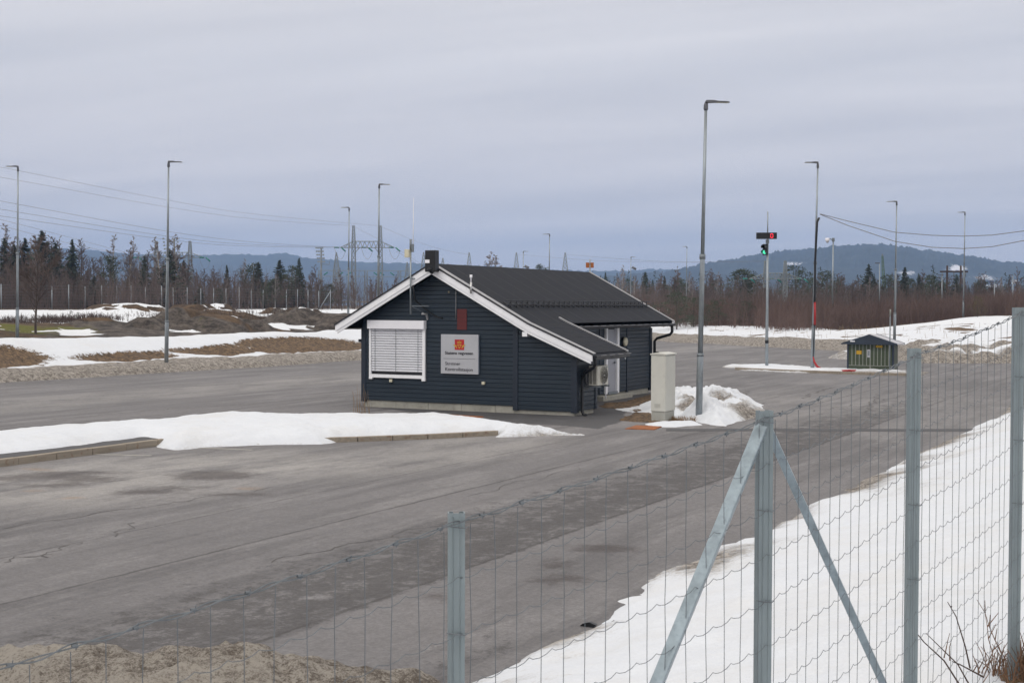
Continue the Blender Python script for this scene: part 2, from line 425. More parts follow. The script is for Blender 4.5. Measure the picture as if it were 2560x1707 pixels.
damp_shade = np.maximum(damp_shade, .55 * np.exp(-((np.maximum(np.maximum(-X, X - 7.2), 0)) ** 2 + np.maximum(-Y - .0, 0) ** 2) / .5) * (Y < 1))  # contact shade along the foot of the hut, painted into the asphalt colour
stain = np.zeros(X.shape); rusty = np.zeros(X.shape)
for (cx, cy, rx, ry, k) in ((4.2, -16.8, .8, .35, .8), (5.3, -17.0, .9, .3, .8), (6.9, -15.5, .9, .42, 1.25), (7.4, -17.8, .7, .22, .9), (8.9, -17.3, .8, .2, .7), (7.5, -17.1, .7, .2, .6), (5.4, -17.9, .8, .22, .8), (4.0, -17.6, .6, .25, .8), (4.9, -16.1, .8, .2, .6), (16.2, -20.3, .35, .3, .7), (16.7, -21.1, .45, .2, .8), (15.9, -22.6, .3, .2, .6), (16.3, -19.0, .6, .22, .9), (11, 2.2, 1.2, .8, .55)):
    stain += k * 1.4 * ell(X, Y, cx, cy, rx * 1.25, ry * 2.3, YAW)
for (cx, cy, rx, ry) in ((6.8, -18.9, .5, .5), (8.6, -16.6, .7, .5), (5.6, -18.6, .5, .4), (3.4, -16.4, 1.2, .4)):
    rusty += 1.2 * ell(X, Y, cx, cy, rx, ry)
keep = bfar(X, Y) < .8
o = link('parking_lot', grid_mesh('parking_lot', X, Y, X * 0.0, M['asphalt'], {'light': light, 'damp_shade': damp_shade, 'stain': stain, 'rusty': rusty}, keep=keep))
tag(o, kind='structure')

def prof(a, xs_, ys_): return np.interp(a, xs_, ys_)
def H_left(a, y):
    crest = 1.45 + .22 * (fbm(y * .12, y * 0 + 3, 5, 3) - .5)
    w = (fbm(y * .25, a * .2, 21, 3) - .5)
    b = np.interp(a + w * .9, [0, .5, 1.3, 2.0, 2.6, 5.6, 7.2, 9.5, 13], [-.08, .24, .42, .46, .5, 1, 1.02, .55, .5])
    z = np.where(b <= .5, b, .5 + (crest - .5) * (b - .5) / .5)
    z = np.where(a > 9.5, np.interp(a, [9.5, 13, 18, 25, 40, 67, 130, 250], [.42, .25, .65, 1.35, 1.85, 2.42, 2.5, 2.5]), z)
    return z
def H_far(b, x):
    w = (fbm(x * .3, b * .2, 31, 3) - .5)
    z = np.interp(b + w * 1.2, [0, .7, 1.8, 2.6, 4, 6, 10, 25, 60, 250], [-.08, .35, .66, .62, .58, .82, 1.08, 1.25, 1.5, 2.0])
    z = z + (fbm(x * .22, b * .1, 33, 3) - .5) * .35 * sst(.5, 2, b)
    z = z + 1.05 * sst(-6, 8, x) * sst(4, 20, b)
    return z

# left roadside bank
a_ = np.arange(-.25, 10.2, .14); y_ = np.concatenate([np.arange(-70, -30, .5), np.arange(-30, 66, .22)])
A, Y = np.meshgrid(a_, y_); X = LEFT - A + (fbm(Y * .25, Y * 0, 71, 3) - .5) * .9
Z = H_left(A, Y) + (fbm(X * 2.2, Y * 2.2, 41, 4) - .5) * .16 * sst(.1, .7, A) * (1 - .75 * sst(2.3, 3.3, A)) + (fbm(X * .5, Y * .5, 43, 3) - .5) * .15 * sst(1, 4, A)
dirt = 1.15 * (1 - sst(1.7, 2.6, A + (fbm(X * .5, Y * .5, 44, 3) - .5) * 1.2))
gr = np.zeros(A.shape)
for (ca, cy, ra, ry, k) in ((3.3, 3.2, 1.7, 6.0, 1.0), (4.2, 6.5, 1.0, 3.0, .8), (3.0, 13.2, .8, 4.2, .85), (3.6, 20.8, .9, 4.6, .95), (3.6, 28.5, 1.5, 6.0, 1.25), (3.3, 34.2, 1.2, 3.6, .9), (4.0, 39, 1.0, 4, .6), (3.5, -12, 2, 6, .8)):
    gr = np.maximum(gr, k * 1.15 * ell(A, Y, ca, cy, ra * 1.2, ry * 1.2) ** .6)
gr = gr + (fbm(X * 1.1, Y * .35, 47, 4) - .5) * .55 * (gr > .02)
gr = gr * sst(2.0, 2.6, A)
Z = Z - .10 * sst(.4, .65, gr)
o = link('roadside_snow_bank', grid_mesh('roadside_snow_bank', X, Y, Z, M['snow'], {'dirt': dirt, 'grass': gr}))
tag(o, kind='structure')

# far bank along the end of the lot
b_ = np.arange(-.3, 15, .2); s_ = np.arange(-26, 62, .3)
B, T = np.meshgrid(b_, s_)
Bw = B + (fbm(T * .2, T * 0, 73, 3) - .5) * 1.2
X = -17 + T * .771 + Bw * .638; Y = 74 - T * .638 + Bw * .771
Z = H_far(B, X) + (fbm(X * 1.3, Y * 1.3, 51, 4) - .5) * .3 * sst(.2, 1.2, B) * (1 - .7 * sst(3, 5, B))
dirt = (1.2 - .25 * sst(1.5, 2.6, B)) * (1 - sst(2.2, 3.2, B + (fbm(X * .35, Y * .35, 54, 3) - .5) * 2.2)) + .12 * sst(2, 20, T)
gr = .62 * sst(.62, .75, fbm(X * .9, Y * .9, 58, 3)) * sst(3.5, 5, B)
gt = np.maximum(1.3 * ell(X, Y, *G(2400, 815, 1.7).xy, 1.2, 3.5, .6), 0)
o = link('far_snow_bank', grid_mesh('far_snow_bank', X, Y, Z, M['snow'], {'dirt': dirt, 'grass': np.maximum(gr, gt)}))
tag(o, kind='structure')

# rough ground beyond the banks
xs = np.arange(-250, 150, .8); ys = np.arange(-70, 330, .8)
X, Y = np.meshgrid(xs, ys); a = LEFT - X; b = bfar(X, Y)
outs = (a > 4) | (b > 5)
zl = H_left(np.maximum(a, 9.5), Y); zf = H_far(np.maximum(b, 0), X)
wl = sst(6, 14, a) ; wf = sst(5, 12, b)
z = np.where(a > 0, zl * wl + zf * (1 - wl) * wf, zf * wf)
z = np.where((a > 8) & (b > 5), np.maximum(zl * wl, np.minimum(zf, 1.8)) , z)
rn = fbm(X * .075 + 3, Y * .045, 61, 4)
rise = sst(.44, .56, rn) * 1.25 * sst(9.5, 13, a) * (1 - sst(38, 62, a))
hump = np.zeros(X.shape); hmask = np.zeros(X.shape); gmask = np.zeros(X.shape)
u_ = (X - CAM.x) * RGT.x + (Y - CAM.y) * RGT.y; v_ = (X - CAM.x) * FWD.x + (Y - CAM.y) * FWD.y
for (x0, x1, D0, dd, ztop, kind) in ((40, 150, 88, 5, 1.25, 'r'), (120, 310, 91, 6, 1.55, 'r'), (322, 420, 92, 6, 1.7, 'r'), (372, 500, 96, 9, 2.15, 'r'), (455, 640, 95, 6, 1.7, 'r'), (560, 690, 99, 5, 1.55, 'r'), (655, 760, 106, 6, 1.95, 'r'), (705, 800, 109, 8, 2.3, 'r'), (790, 940, 108, 9, 2.2, 'r'), (200, 305, 103, 9, 1.95, 'g'), (205, 405, 142, 14, 3.0, 'g'), (440, 540, 140, 12, 2.9, 'g'), (470, 625, 118, 8, 2.1, 'g'), (640, 730, 125, 9, 2.3, 'r'), (-60, 80, 84, 6, 1.2, 'm'), (90, 220, 110, 10, 1.9, 'g')):
    cu = ((x0 + x1) / 2 - 1280) / FPX * D0; ru = (x1 - x0) / 2 / FPX * D0 * 1.12
    wn = (fbm(X * .22, Y * .22, int(x0) + 300, 4) - .5) * .75
    r2 = np.sqrt(((u_ - cu) / ru) ** 2 + (np.where(v_ < D0, (v_ - D0) / (dd * .33), (v_ - D0) / dd)) ** 2) + wn * 1.5
    k = 1 - sst(.45, 1.0, r2); hump = np.maximum(hump, k * np.maximum(ztop - z, 0))
    fr = sst(.25, .7, k + (fbm(X * .3, Y * .3, int(x0) + 333, 4) - .5) * .9) * (1 - sst(-.22 * dd, .22 * dd, v_ - D0 + wn * 12))
    if kind == 'r': hmask = np.maximum(hmask, fr)
    elif kind == 'g': gmask = np.maximum(gmask, fr * 1.1)
    else: gmask = np.maximum(gmask, k)
rise = rise * .35 + hump + (fbm(X * .6, Y * .6, 69, 5) - .5) * .9 * sst(.05, .4, hump)
zz = z + rise + (fbm(X * .5, Y * .5, 63, 4) - .5) * .35 * sst(6, 12, a) * (1 - sst(60, 70, a))
zz = zz + (fbm(X * .25, Y * .25, 404, 4) - .5) * 1.0 * sst(9.5, 13, a) * (1 - sst(18, 26, a))
z = np.where(a > 6, zz, z)
z = np.where(outs, z, -1.0)
z = np.where((a > -1) & (a < 9.3) & (b < 6), np.minimum(z, .2), z)
z = np.where((b > -1) & (b < 13) & (a < 4), z - .35 * (1 - sst(10, 14, b)), z)
gy, gx = np.gradient(z, .8); slope = np.hypot(gx, gy)
sn = .80 - .75 * sst(.2, .5, slope) + (fbm(X * .12, Y * .08, 65, 3) - .5) * .9
sn = sn * (1 - sst(62, 72, a) * .55)
sn = np.where(a < 8, .85 - sst(8, 13, b - 15 * sst(-8, 3, X)) * .95, sn)
zone = sst(8.8, 10.5, a) * (1 - sst(20, 32, a + (fbm(X * .12, Y * .12, 401, 4) - .5) * 18))
sn = sn - .95 * zone * sst(.38, .48, fbm(X * .2 + 9, Y * .13, 402, 5))
sn = sn - 1.4 * np.maximum(hmask, gmask) * sst(.34, .44, fbm(X * .3 + 4, Y * .3, 405, 5))
ms_z = zone
rk = .5 * sst(.2, .45, slope) + 1.2 * hmask - gmask + .85 * zone * sst(.4, .55, fbm(X * .2, Y * .2, 403, 4))
ms = .34 * np.clip(rk, 0, 1) + .9 * ell(X, Y, *AT(40, 838, 84).xy, 5, 7)
keep = (X < 60) | (b > -5)
o = link('terrain', grid_mesh('terrain', X, Y, z, M['terrain'], {'snow': sn, 'rock': rk, 'moss': ms}))
tag(o, kind='structure')
TZ = z; TX0, TY0 = xs[0], ys[0]
def tz(x, y):
    i = min(max(int(round((y - TY0) / .8)), 0), TZ.shape[0] - 1); j = min(max(int(round((x - TX0) / .8)), 0), TZ.shape[1] - 1)
    return float(TZ[i, j])
def surf(x, y):
    a = LEFT - x; b = bfar(x, y)
    if a > 0 and a < 9.5 and b < 3: return float(H_left(np.array(a), np.array(y)))
    if 0 < b < 13 and a < 4: return float(H_far(np.array(b), np.array(x)))
    return tz(x, y)

# near verge, sloping up to the fence
def H_near(x, y):
    t = np.clip(x - NEAR, 0, None)
    k = np.clip(.085 + (y + 31.3) * .026, .06, .22)
    return k * t * sst(0, 1.6, t) ** .5
xs = np.concatenate([np.arange(17.2, 27, .09), np.arange(27, 60, .8)]); ys = np.concatenate([np.arange(-40, -8, .11), np.arange(-8, 50, .45)])
X, Y = np.meshgrid(xs, ys)
ew = (fbm(X * .35 + 5, Y * .35, 81, 4) - .5) * .6 + (fbm(X * 2.2, Y * 2.2, 82, 5) - .5) * .5
d = X - NEAR + ew
Z = np.where(d > 0, np.minimum(.13 * (1 - np.exp(-d / .16)), .13) + H_near(X, Y) + (fbm(X * .8, Y * .8, 83, 4) - .5) * .16 * np.clip(d, 0, 1) + (fbm(X * 2.6, Y * 2.6, 88, 4) - .5) * .07 * np.clip(d, 0, 1) + (fbm(X * 5, Y * 5, 84, 3) - .5) * .025, np.maximum(d * .4, -.12))
dirt = 1.15 * np.exp(-np.clip(d, 0, None) / .75) * (.25 + 1.0 * sst(.36, .6, fbm(X * .35, Y * .25, 86, 3))) + .55 * sst(.48, .70, fbm(X * .5, Y * .4, 85, 4)) * np.exp(-np.clip(d, 0, None) / 2.6)
wp = G(2545, 1690, .98)
gr = 1.1 * ell(X, Y, wp.x + .22, wp.y + .05, .52, .36) ** .7
o = link('verge_snow', grid_mesh('verge_snow', X, Y, Z, M['snow'], {'dirt': dirt, 'grass': gr}, keep=d > -.2))
tag(o, kind='structure')

# thin dark gap where the asphalt breaks off along the verge
def P2(l, z=0.0): return [tuple(G(*p, z).xy) for p in l]
def D_(x, y): return (x * 2560 / 2352, y * 1707 / 1568)

# heaps and patches of snow (each its own heap)
hc_ = G(400, 1604, .6) - FWD * .55
hp_ = [tuple((hc_ + RGT * (2.75 * math.cos(k * .3927)) + FWD * ((1.55 if k < 8 else 1.9) * math.sin(k * .3927))).xy) for k in range(16)]
o = snow_patch('dirty_snow_heap', hp_, .74, .75, .04, wob=.28, wscale=1.0, seed=101, lump=.12, mt='grit',
               dirt=lambda X, Y, d: sst(.5, .65, fbm(X * .8, Y * .8, 103, 3)) * .8 + 1.2 * sst(-.2, 2.2, (X - hc_.x) * RGT.x + (Y - hc_.y) * RGT.y) + .4 * np.exp(-np.clip(d, 0, None) / .25), extra=lambda X, Y: (fbm(X * 1.2, Y * 1.2, 105, 4) - .5) * .16 + (fbm(X * 7, Y * 7, 107, 5) - .5) * .13)
tag(o, 'large gritty brown heap of old snow behind the wire fence', 'snow heap')
isl = P2([D_(-160, 1070), D_(0, 1058), D_(200, 1036), D_(330, 1017), D_(404, 1033), D_(470, 1026), D_(540, 1023), D_(640, 1020), D_(735, 1020)]) + P2([D_(800, 1010), D_(1000, 1000), D_(1140, 996), D_(1150, 1003), D_(1215, 1001), D_(1335, 999)]) + \
      P2([D_(1310, 989), D_(1180, 979), D_(1050, 961)], .10) + P2([D_(900, 951), D_(750, 952), D_(560, 948), D_(450, 951), D_(330, 964), D_(180, 974), D_(0, 988), D_(-160, 998)], .22)
o = snow_patch('snow_heap', isl, .33, .42, .07, wob=.14, wscale=1.5, seed=111, base=lambda X, Y: 0.03 + 0 * X, lump=.05,
               dirt=lambda X, Y, d: .42 * np.exp(-np.clip(d, 0, None) / .12) + .4 * ell(X, Y, 8.6, -5.6, 2.0, 1.2))
tag(o, 'long clean white snow heap on the kerbed island before the hut', 'snow heap')
md = P2([(1540, 1023), (1572, 1030), (1600, 1034), (1627, 1041), (1660, 1046), (1689, 1049), (1736, 1053), (1770, 1062), (1814, 1065), (1861, 1049), (1898, 1041), (1918, 1034)]) + P2([(1905, 1013), (1880, 1006), (1830, 1002), (1770, 1000), (1710, 998), (1660, 1000), (1627, 1001), (1600, 1008), (1570, 1018)])
mc = G(1890, 1015, .3); me_ = G(1790, 985, .56); mf = G(1716, 990, .56); cxm = G(1645, 1040)
o = snow_patch('snow_heap', md, .52, .80, .045, wob=.16, wscale=1.6, seed=121, lump=.2, extra=lambda X, Y: (fbm(X * 1.5, Y * 1.5, 123, 5) - .5) * .7 + (fbm(X * 5, Y * 5, 129, 4) - .5) * .2,
               hmul=lambda X, Y: .22 + .78 * sst(-.7, .9, (X - cxm.x) * RGT.x + (Y - cxm.y) * RGT.y - .1 * ((X - cxm.x) * FWD.x + (Y - cxm.y) * FWD.y)),
               dirt=lambda X, Y, d: np.maximum(np.maximum(1.15 * ell(X, Y, mc.x, mc.y, 1.0, 1.7) ** .5, 1.25 * ell(X, Y, me_.x, me_.y, 1.4, 1.0, YAW) ** .5 * sst(.32, .45, fbm(X * 1.5, Y * 1.5, 127, 3))), 1.15 * ell(X, Y, mf.x, mf.y, .55, .6) ** .5) + .3 * np.exp(-np.clip(d, 0, None) / .12))
tag(o, 'lumpy snow heap with dirty crest between the pale cabinet and the lamp post', 'snow heap')
fs = P2([(1612, 1060), (1680, 1056), (1740, 1056), (1752, 1062), (1690, 1068), (1625, 1066)])
o = snow_patch('snow_heap', fs, .10, .2, .04, wob=.12, wscale=2, seed=125, lump=.03)
tag(o, 'thin strip of snow along the kerb in front of the pale cabinet', 'snow heap')
sp = P2([D_(1655, 843), D_(1720, 851), D_(1850, 856), D_(2000, 860), D_(2110, 862), D_(2120, 855), D_(1990, 850), D_(1880, 846), D_(1760, 838), D_(1700, 838)])
o = snow_patch('snow_heap', sp, .12, .3, .1, wob=.75, wscale=.55, seed=131, lump=.06, dirt=lambda X, Y, d: .75 * np.exp(-np.clip(d, 0, None) / .6) + .4 * sst(6, 9, X))
tag(o, 'thin icy snow strip along the traffic island under the signal pole', 'snow heap')
hp = P2([D_(1900, 822), D_(1950, 826), D_(1990, 826), D_(1990, 800), D_(1960, 806), D_(1930, 816)])
o = snow_patch('snow_heap', hp, .55, .7, .12, wob=.3, seed=141, lump=.1, dirt=lambda X, Y, d: .8 * (d < .9))
tag(o, 'small grey snow heap with a white rim left of the green kiosk', 'snow heap')
kb = P2([D_(1940, 835), D_(2360, 845), D_(2360, 800), D_(2050, 790)])
fh = P2([D_(2056, 826), D_(2120, 834), D_(2240, 834), D_(2420, 834), D_(2420, 805), D_(2200, 806), D_(2130, 800), D_(2062, 796)])
o = snow_patch('dirty_snow_heap', fh, .62, .7, .14, wob=.5, wscale=.5, seed=151, lump=.25, dirt=lambda X, Y, d: 1.05 - .75 * sst(1.0, 2.4, d) * sst(.4, .6, fbm(X * .4, Y * .4, 157, 3)), extra=lambda X, Y: (fbm(X * .7, Y * .7, 155, 5) - .5) * .9)
tag(o, 'long ploughed ridge of dirty snow right of the green kiosk', 'snow heap')

# brown grass, apron, plates, markings (thin sheets)
def sheet(name, pts, z, m, wob=0.0, res=.12, seed=0, kind='structure'):
    X, Y = np.meshgrid(np.arange(min(p[0] for p in pts) - .5, max(p[0] for p in pts) + .5, res), np.arange(min(p[1] for p in pts) - .5, max(p[1] for p in pts) + .5, res))
    d = sdist(pts, X, Y) + (fbm(X * 2, Y * 2, seed, 4) - .5) * 2 * wob
    Z = np.where(d > 0, z, -.03)
    return X, Y, d, Z
pts = P2([D_(830, 932), D_(1000, 952), D_(1110, 966), D_(1185, 972), D_(1300, 978), D_(1372, 985), D_(1432, 968), D_(1440, 948), D_(1490, 912), D_(1500, 902)]) + [(5.0, 9.5), (5.0, .4), (0, .4)]
X, Y, d, Z = sheet('a', pts, .004, None, .05, .1, 3)
o = link('pavement', grid_mesh('pavement', X, Y, Z, M['damp_shade'], keep=d > 0)); tag(o, kind='structure')
pts = P2([D_(1372, 935), D_(1395, 926), D_(1440, 922), D_(1478, 909), D_(1500, 905), D_(1530, 900), D_(1560, 905), D_(1560, 965), D_(1520, 972), D_(1420, 966), D_(1440, 955), D_(1462, 946), D_(1430, 940)])
X, Y, d, Z = sheet('a', pts, .0, None, .16, .06, 5)
o = link('grass_strip', grid_mesh('grass_strip', X, Y, np.where(d > 0, .012 + .05 * np.clip(d * 3, 0, 1) * fbm(X * 9, Y * 9, 8, 3), -.05), M['snow'], {'grass': np.full(X.shape, 1.2), 'dirt': X * 0}, keep=d > -.1)); tag(o, kind='structure')
for i, (pl, lab) in enumerate(((P2([D_(992, 957), D_(1030, 952.5), D_(1110, 957.5), D_(1085, 963)]), 'rusty orange steel cover plate by the gable wall behind the snow heap'), (P2([D_(1437, 985), D_(1462, 977.5), D_(1520, 980), D_(1502, 987)]), 'rusty orange steel cover plate in the asphalt near the pale cabinet'))):
    c = Vector((sum(p[0] for p in pl) / 4, sum(p[1] for p in pl) / 4, 0))
    t = thing('cover_plate', lab, 'cover plate', c, 'rusty cover plates in the asphalt')
    MB().prism(pl, 2, .004, .022).build('plate', 'rust', t, bevel=.004)
    q = [tuple((Vector((*p, 0)) - c).xy * 1.05 + c.xy) for p in pl]
    MB().prism(q, 2, .001, .010).build('frame', 'rust', t)
mb = MB()
for pa, pb in (((88, 1040), (348, 1046)), ((300, 1022), (580, 1033))):
    a, b = G(*D_(*pa)), G(*D_(*pb)); n = (b - a).cross(Vector((0, 0, 1))).normalized() * .055
    mb.quad(a + n + Vector((0, 0, .004)), b + n + Vector((0, 0, .004)), b - n + Vector((0, 0, .004)), a - n + Vector((0, 0, .004)))
tag(mb.build('road_markings', 'paint'), kind='structure')
mb = MB()
def crack(pl, w, seed, step=.16):
    r = random.Random(seed); P = [Vector((*G(*D_(*p)).xy, 0)) for p in pl]; L = []
    for a, b in zip(P, P[1:]):
        n = max(1, int((b - a).length / step)); s = (b - a).cross(Vector((0, 0, 1))).normalized()
        L += [a + (b - a) * (i / n) + s * (r.uniform(-.035, .035) + .09 * math.sin(i * .7 + seed)) for i in range(n)]
    L.append(P[-1])
    for i, (a, b) in enumerate(zip(L, L[1:])):
        s = (b - a).cross(Vector((0, 0, 1))).normalized() * w * r.uniform(.4, 1.1) / 2; z = Vector((0, 0, .004 + .0006 * (i % 2)))
        mb.quad(a - s + z, b - s + z, b + s + z, a + s + z)
crack([(1690, 935), (1735, 928), (1790, 922)], .06, 1); crack([(1718, 897), (1700, 915), (1708, 935), (1690, 950)], .05, 2)
crack([(1992, 948), (2000, 930), (2012, 920), (2015, 905)], .06, 3); crack([(1850, 915), (1860, 905), (1880, 900), (1905, 890)], .08, 4)
crack([(1660, 887), (1700, 884), (1740, 883)], .06, 5); crack([(1556, 855), (1700, 850), (1860, 838)], .07, 6)
crack([(0, 1213), (180, 1186), (420, 1150), (640, 1118)], .02, 21); crack([(620, 1290), (760, 1262), (900, 1228), (1120, 1180)], .018, 22); crack([(1080, 1140), (1190, 1108), (1330, 1075)], .02, 23); crack([(860, 905), (600, 925), (380, 940), (120, 962)], .05, 24); crack([(820, 872), (520, 898), (240, 914), (0, 925)], .05, 25); crack([(250, 1232), (290, 1215), (310, 1200)], .018, 26, .08); crack([(1860, 945), (1990, 925), (2130, 900)], .05, 27); crack([(1540, 1005), (1700, 985)], .04, 7); crack([(0, 1290), (60, 1277), (120, 1272)], .022, 8, .08); crack([(60, 1277), (100, 1280), (135, 1262), (190, 1245)], .018, 9, .08)
crack([(1590, 812), (1660, 806), (1740, 800)], .08, 11); crack([(1530, 1130), (1640, 1112)], .02, 12)
tag(mb.build('asphalt_cracks', 'crack'), kind='structure')
mb = MB()                            # cut trench across the lane, filled with darker asphalt
tr = [G(*D_(x, y)) for x, y in ((1530, 984.5), (1800, 984), (2100, 985), (2275, 984), (2275, 990.5), (2100, 991), (1800, 990), (1530, 990))]
mb.add([p + Vector((0, 0, .004)) for p in tr], [(0, 1, 6, 7), (1, 2, 5, 6), (2, 3, 4, 5)])
tag(mb.build('asphalt_patch', 'damp_shade'), kind='structure')
# kerb island
ip = [(2.32, -34), (2.32, -11.0), (2.2, -10.2), (0.8, -8.2), (0.3, -34)]
X, Y, d, Z = sheet('a', [(2.30, -34), (2.30, -11.2), (1.0, -9.0), (-1.2, -8.0), (-1.2, -34)], .13, None, 0, .15, 3)
o = link('island_pavement', grid_mesh('island_pavement', X, Y, np.where(d > .0, .125, -.03), M['damp_shade'], keep=d > 0)); tag(o, kind='structure')
mb = MB(); y = -34.0
for k in range(23):
    ln = 1.0
    mb.box(2.30 + .004 * (k % 2), 2.46 + .005 * (k % 3), y + .006, y + ln - .006, -.05, .14 + .004 * (k % 2)); y += ln
tag(mb.build('kerb', 'granite', bevel=.015), kind='structure')
mb = MB(); pts = [G(*D_(738, 1016)), G(*D_(820, 1013.5)), G(*D_(900, 1010.5)), G(*D_(980, 1007.5)), G(*D_(1060, 1003.5)), G(*D_(1142, 999))]
for a, b in zip(pts, pts[1:]):
    d_ = (b - a).normalized() * .008
    mb.bar(a + d_ + Vector((0, 0, .03)), b - d_ + Vector((0, 0, .03)), .15, .17)
tag(mb.build('kerb', 'granite', bevel=.012), kind='structure')
mb = MB(); q = [G(*D_(x, y)) for x, y in ((1690, 849), (1800, 854), (1900, 857.5), (2000, 861), (2090, 863))]
for a, b in zip(q, q[1:]): mb.bar(a + Vector((0, 0, .05)), b + Vector((0, 0, .05)), .15, .14)
tag(mb.build('kerb', 'granite', bevel=.01), kind='structure')

# ------------------------------------------------------------------ the control hut
AP, AZ, SL = 2.70, 4.40, .537       # ridge x, ridge height, roof slope
KX, KZ, SL2 = 5.95, 2.655, .415     # where the lean-to roof begins
def rz_(x): return AZ - SL * abs(x - AP) if x <= KX else KZ - SL2 * (x - KX)
HL = 10.75
hut = thing('control_hut', 'navy blue wooden hut with black roof, white bargeboards and a lean-to', 'building', (0, 0, 0))
WT = .30
def boards(mb, ax, w, lo, hi, z0, ztop, sgn, pitch=.13):
    # lapped boards on a wall; ax 'x' = wall along x at y=w, facing sgn*y
    z = z0
    while z < 5:
        za, zb = z, z + pitch
        def cl(zq):
            a, b = lo, hi
            if ztop(lo) < zq or ztop(hi) < zq:
                xs_ = [lo + (hi - lo) * i / 400 for i in range(401)]; ok = [x for x in xs_ if ztop(x) >= zq]
                if not ok: return None
                a, b = ok[0], ok[-1]
            return a, b
        c0 = cl(za); c1 = cl(zb)
        if c0 is None: break
        if c1 is None: c1 = ((c0[0] + c0[1]) / 2 - .01, (c0[0] + c0[1]) / 2 + .01)
        of, oi = .018 * sgn, .004 * sgn; lo_, hi_ = .010 / pitch, 1 - .010 / pitch
        def P(u, o, zz): return (u, w + o, zz) if ax == 'x' else (w + o, u, zz)
        at_ = lambda f: (c0[0] + (c1[0] - c0[0]) * f, c0[1] + (c1[1] - c0[1]) * f, za + pitch * f)
        row = [(at_(0), oi), (at_(lo_), of), (at_(hi_), of), (at_(1), oi)]
        for (p_, oa), (q_, ob) in zip(row, row[1:]): mb.quad(P(p_[0], oa, p_[2]), P(p_[1], oa, p_[2]), P(q_[1], ob, q_[2]), P(q_[0], ob, q_[2]))
        z = zb
rt = lambda x: rz_(x) - .24
wb = MB()
boards(wb, 'x', 0, 0.02, 5.24, .22, rt, -1); boards(wb, 'x', 0, 5.40, 7.2, .12, rt, -1)
boards(wb, 'y', 5.31, 1.42, HL - .1, .2, lambda y: 2.42, 1); boards(wb, 'y', 7.25, .05, 1.38, .14, lambda y: 1.95, 1)
boards(wb, 'y', 0, 0, HL, .22, lambda y: 2.6, -1); boards(wb, 'x', HL, 0, 5.31, .22, rt, 1); boards(wb, 'x', 1.42, 5.31, 7.25, .14, lambda x: rz_(x) - .2, 1)
wb.build('wall', 'wall', hut)
core = MB()
core.prism([(.06, .2), (5.25, .2), (5.25, 2.5), (AP, 4.05), (.06, 2.5)], 1, .06, HL - .06)
core.prism([(5.26, .12), (7.19, .12), (7.19, 1.85), (5.26, 2.55)], 1, .06, 1.36)
core.build('inner_wall', 'trim', hut)
pl = MB(); x = 0.03
while x < 5.2: pl.box(x, min(x + 1.15, 5.25) - .012, .035, .2, -.1, .222); x += 1.15
pl.box(5.20, 7.19, .045, .25, -.1, .115); pl.box(7.0, 7.2, .25, 1.36, -.1, .135); pl.box(5.0, 5.26, 1.4, HL - .04, -.1, .19); pl.box(.03, .2, .2, HL - .04, -.1, .22)
pl.build('plinth', 'concrete', hut)
for (a, b, c, d, z0, z1) in ((-.05, .11, -.035, .09, .17, 2.45), (5.24, 5.40, -.045, .06, .10, 2.60), (7.10, 7.285, -.04, .13, .09, 1.84), (7.2, 7.29, 1.30, 1.44, .12, 1.80), (5.27, 5.36, HL - .13, HL + .04, .1, 2.36), (5.29, 5.35, 8.43, 8.56, .02, 2.38), (5.29, 5.35, 6.05, 6.17, .2, 2.38)):
    MB().box(a, b, c, d, z0, z1).build('corner_trim', 'trim', hut)
# roofs
def slope_poly(x0, x1, t):
    return [(x0, rz_(x0)), (x1, rz_(x1)), (x1, rz_(x1) - t), (x0, rz_(x0) - t)]
Y0, Y1 = -.42, HL + .40
r = MB(); r.prism([(-.70, rz_(-.70)), (AP, AZ), (6.0, AZ - SL * (6.0 - AP)), (6.0, AZ - SL * (6.0 - AP) - .15), (AP, AZ - .16), (-.70, rz_(-.70) - .15)], 1, Y0 + .03, Y1 - .03)
main_roof = r.build('roof', 'roof', hut)
LT1 = 2.12
r = MB(); r.prism([(5.98, rz_(6.0) + .012), (7.92, rz_(7.92)), (7.92, rz_(7.92) - .13), (5.98, rz_(6.0) - .13)], 1, Y0 + .03, LT1)
lean_roof = r.build('lean_to_roof', 'roof', hut)
# felt laps and ridge
r = MB()
for yy in np.arange(.55, HL, 1.0):
    r.quad((AP, yy, AZ + .006), (AP, yy + .012, AZ + .006), (5.98, yy + .012, rz_(5.95) + .0), (5.98, yy, rz_(5.95) + .0))
r.build('felt_lap', 'roofside', main_roof)
r = MB()
for xx in np.arange(6.3, 7.9, .32):
    r.box(xx, xx + .012, Y0 + .05, LT1 - .02, rz_(xx) - .01, rz_(xx) + .004)
r.build('felt_lap', 'roofside', lean_roof)
# bargeboards: two stepped white boards with a dark drip edge
def barge(y0, y1, x0, x1, drop0, drop1, m, mbx=None):
    q = mbx or MB(); pts = [x0] + [k for k in (AP, KX) if x0 < k < x1] + [x1]
    for a, b in zip(pts, pts[1:]):
        e = 1e-4
        q.prism([(a, rz_(a + e) - drop0), (b, rz_(b - e) - drop0), (b, rz_(b - e) - drop1), (a, rz_(a + e) - drop1)], 1, y0, y1)
    return q
barge(-.475, -.42, -.72, 7.95, .035, .225, 'white').build('bargeboard', 'white', hut)
barge(-.45, -.40, -.66, 7.90, .215, .315, 'white').build('bargeboard', 'white', hut)
barge(-.50, -.36, -.75, 7.99, -.008, .04, None).build('drip_edge', 'roofside', hut)
barge(-.49, -.30, AP + .02, 8.0, -.028, -.008, None).build('edge_flashing', 'flash', hut)
barge(HL + .40, HL + .46, -.72, 6.0, .035, .25, None).build('bargeboard', 'white', hut)
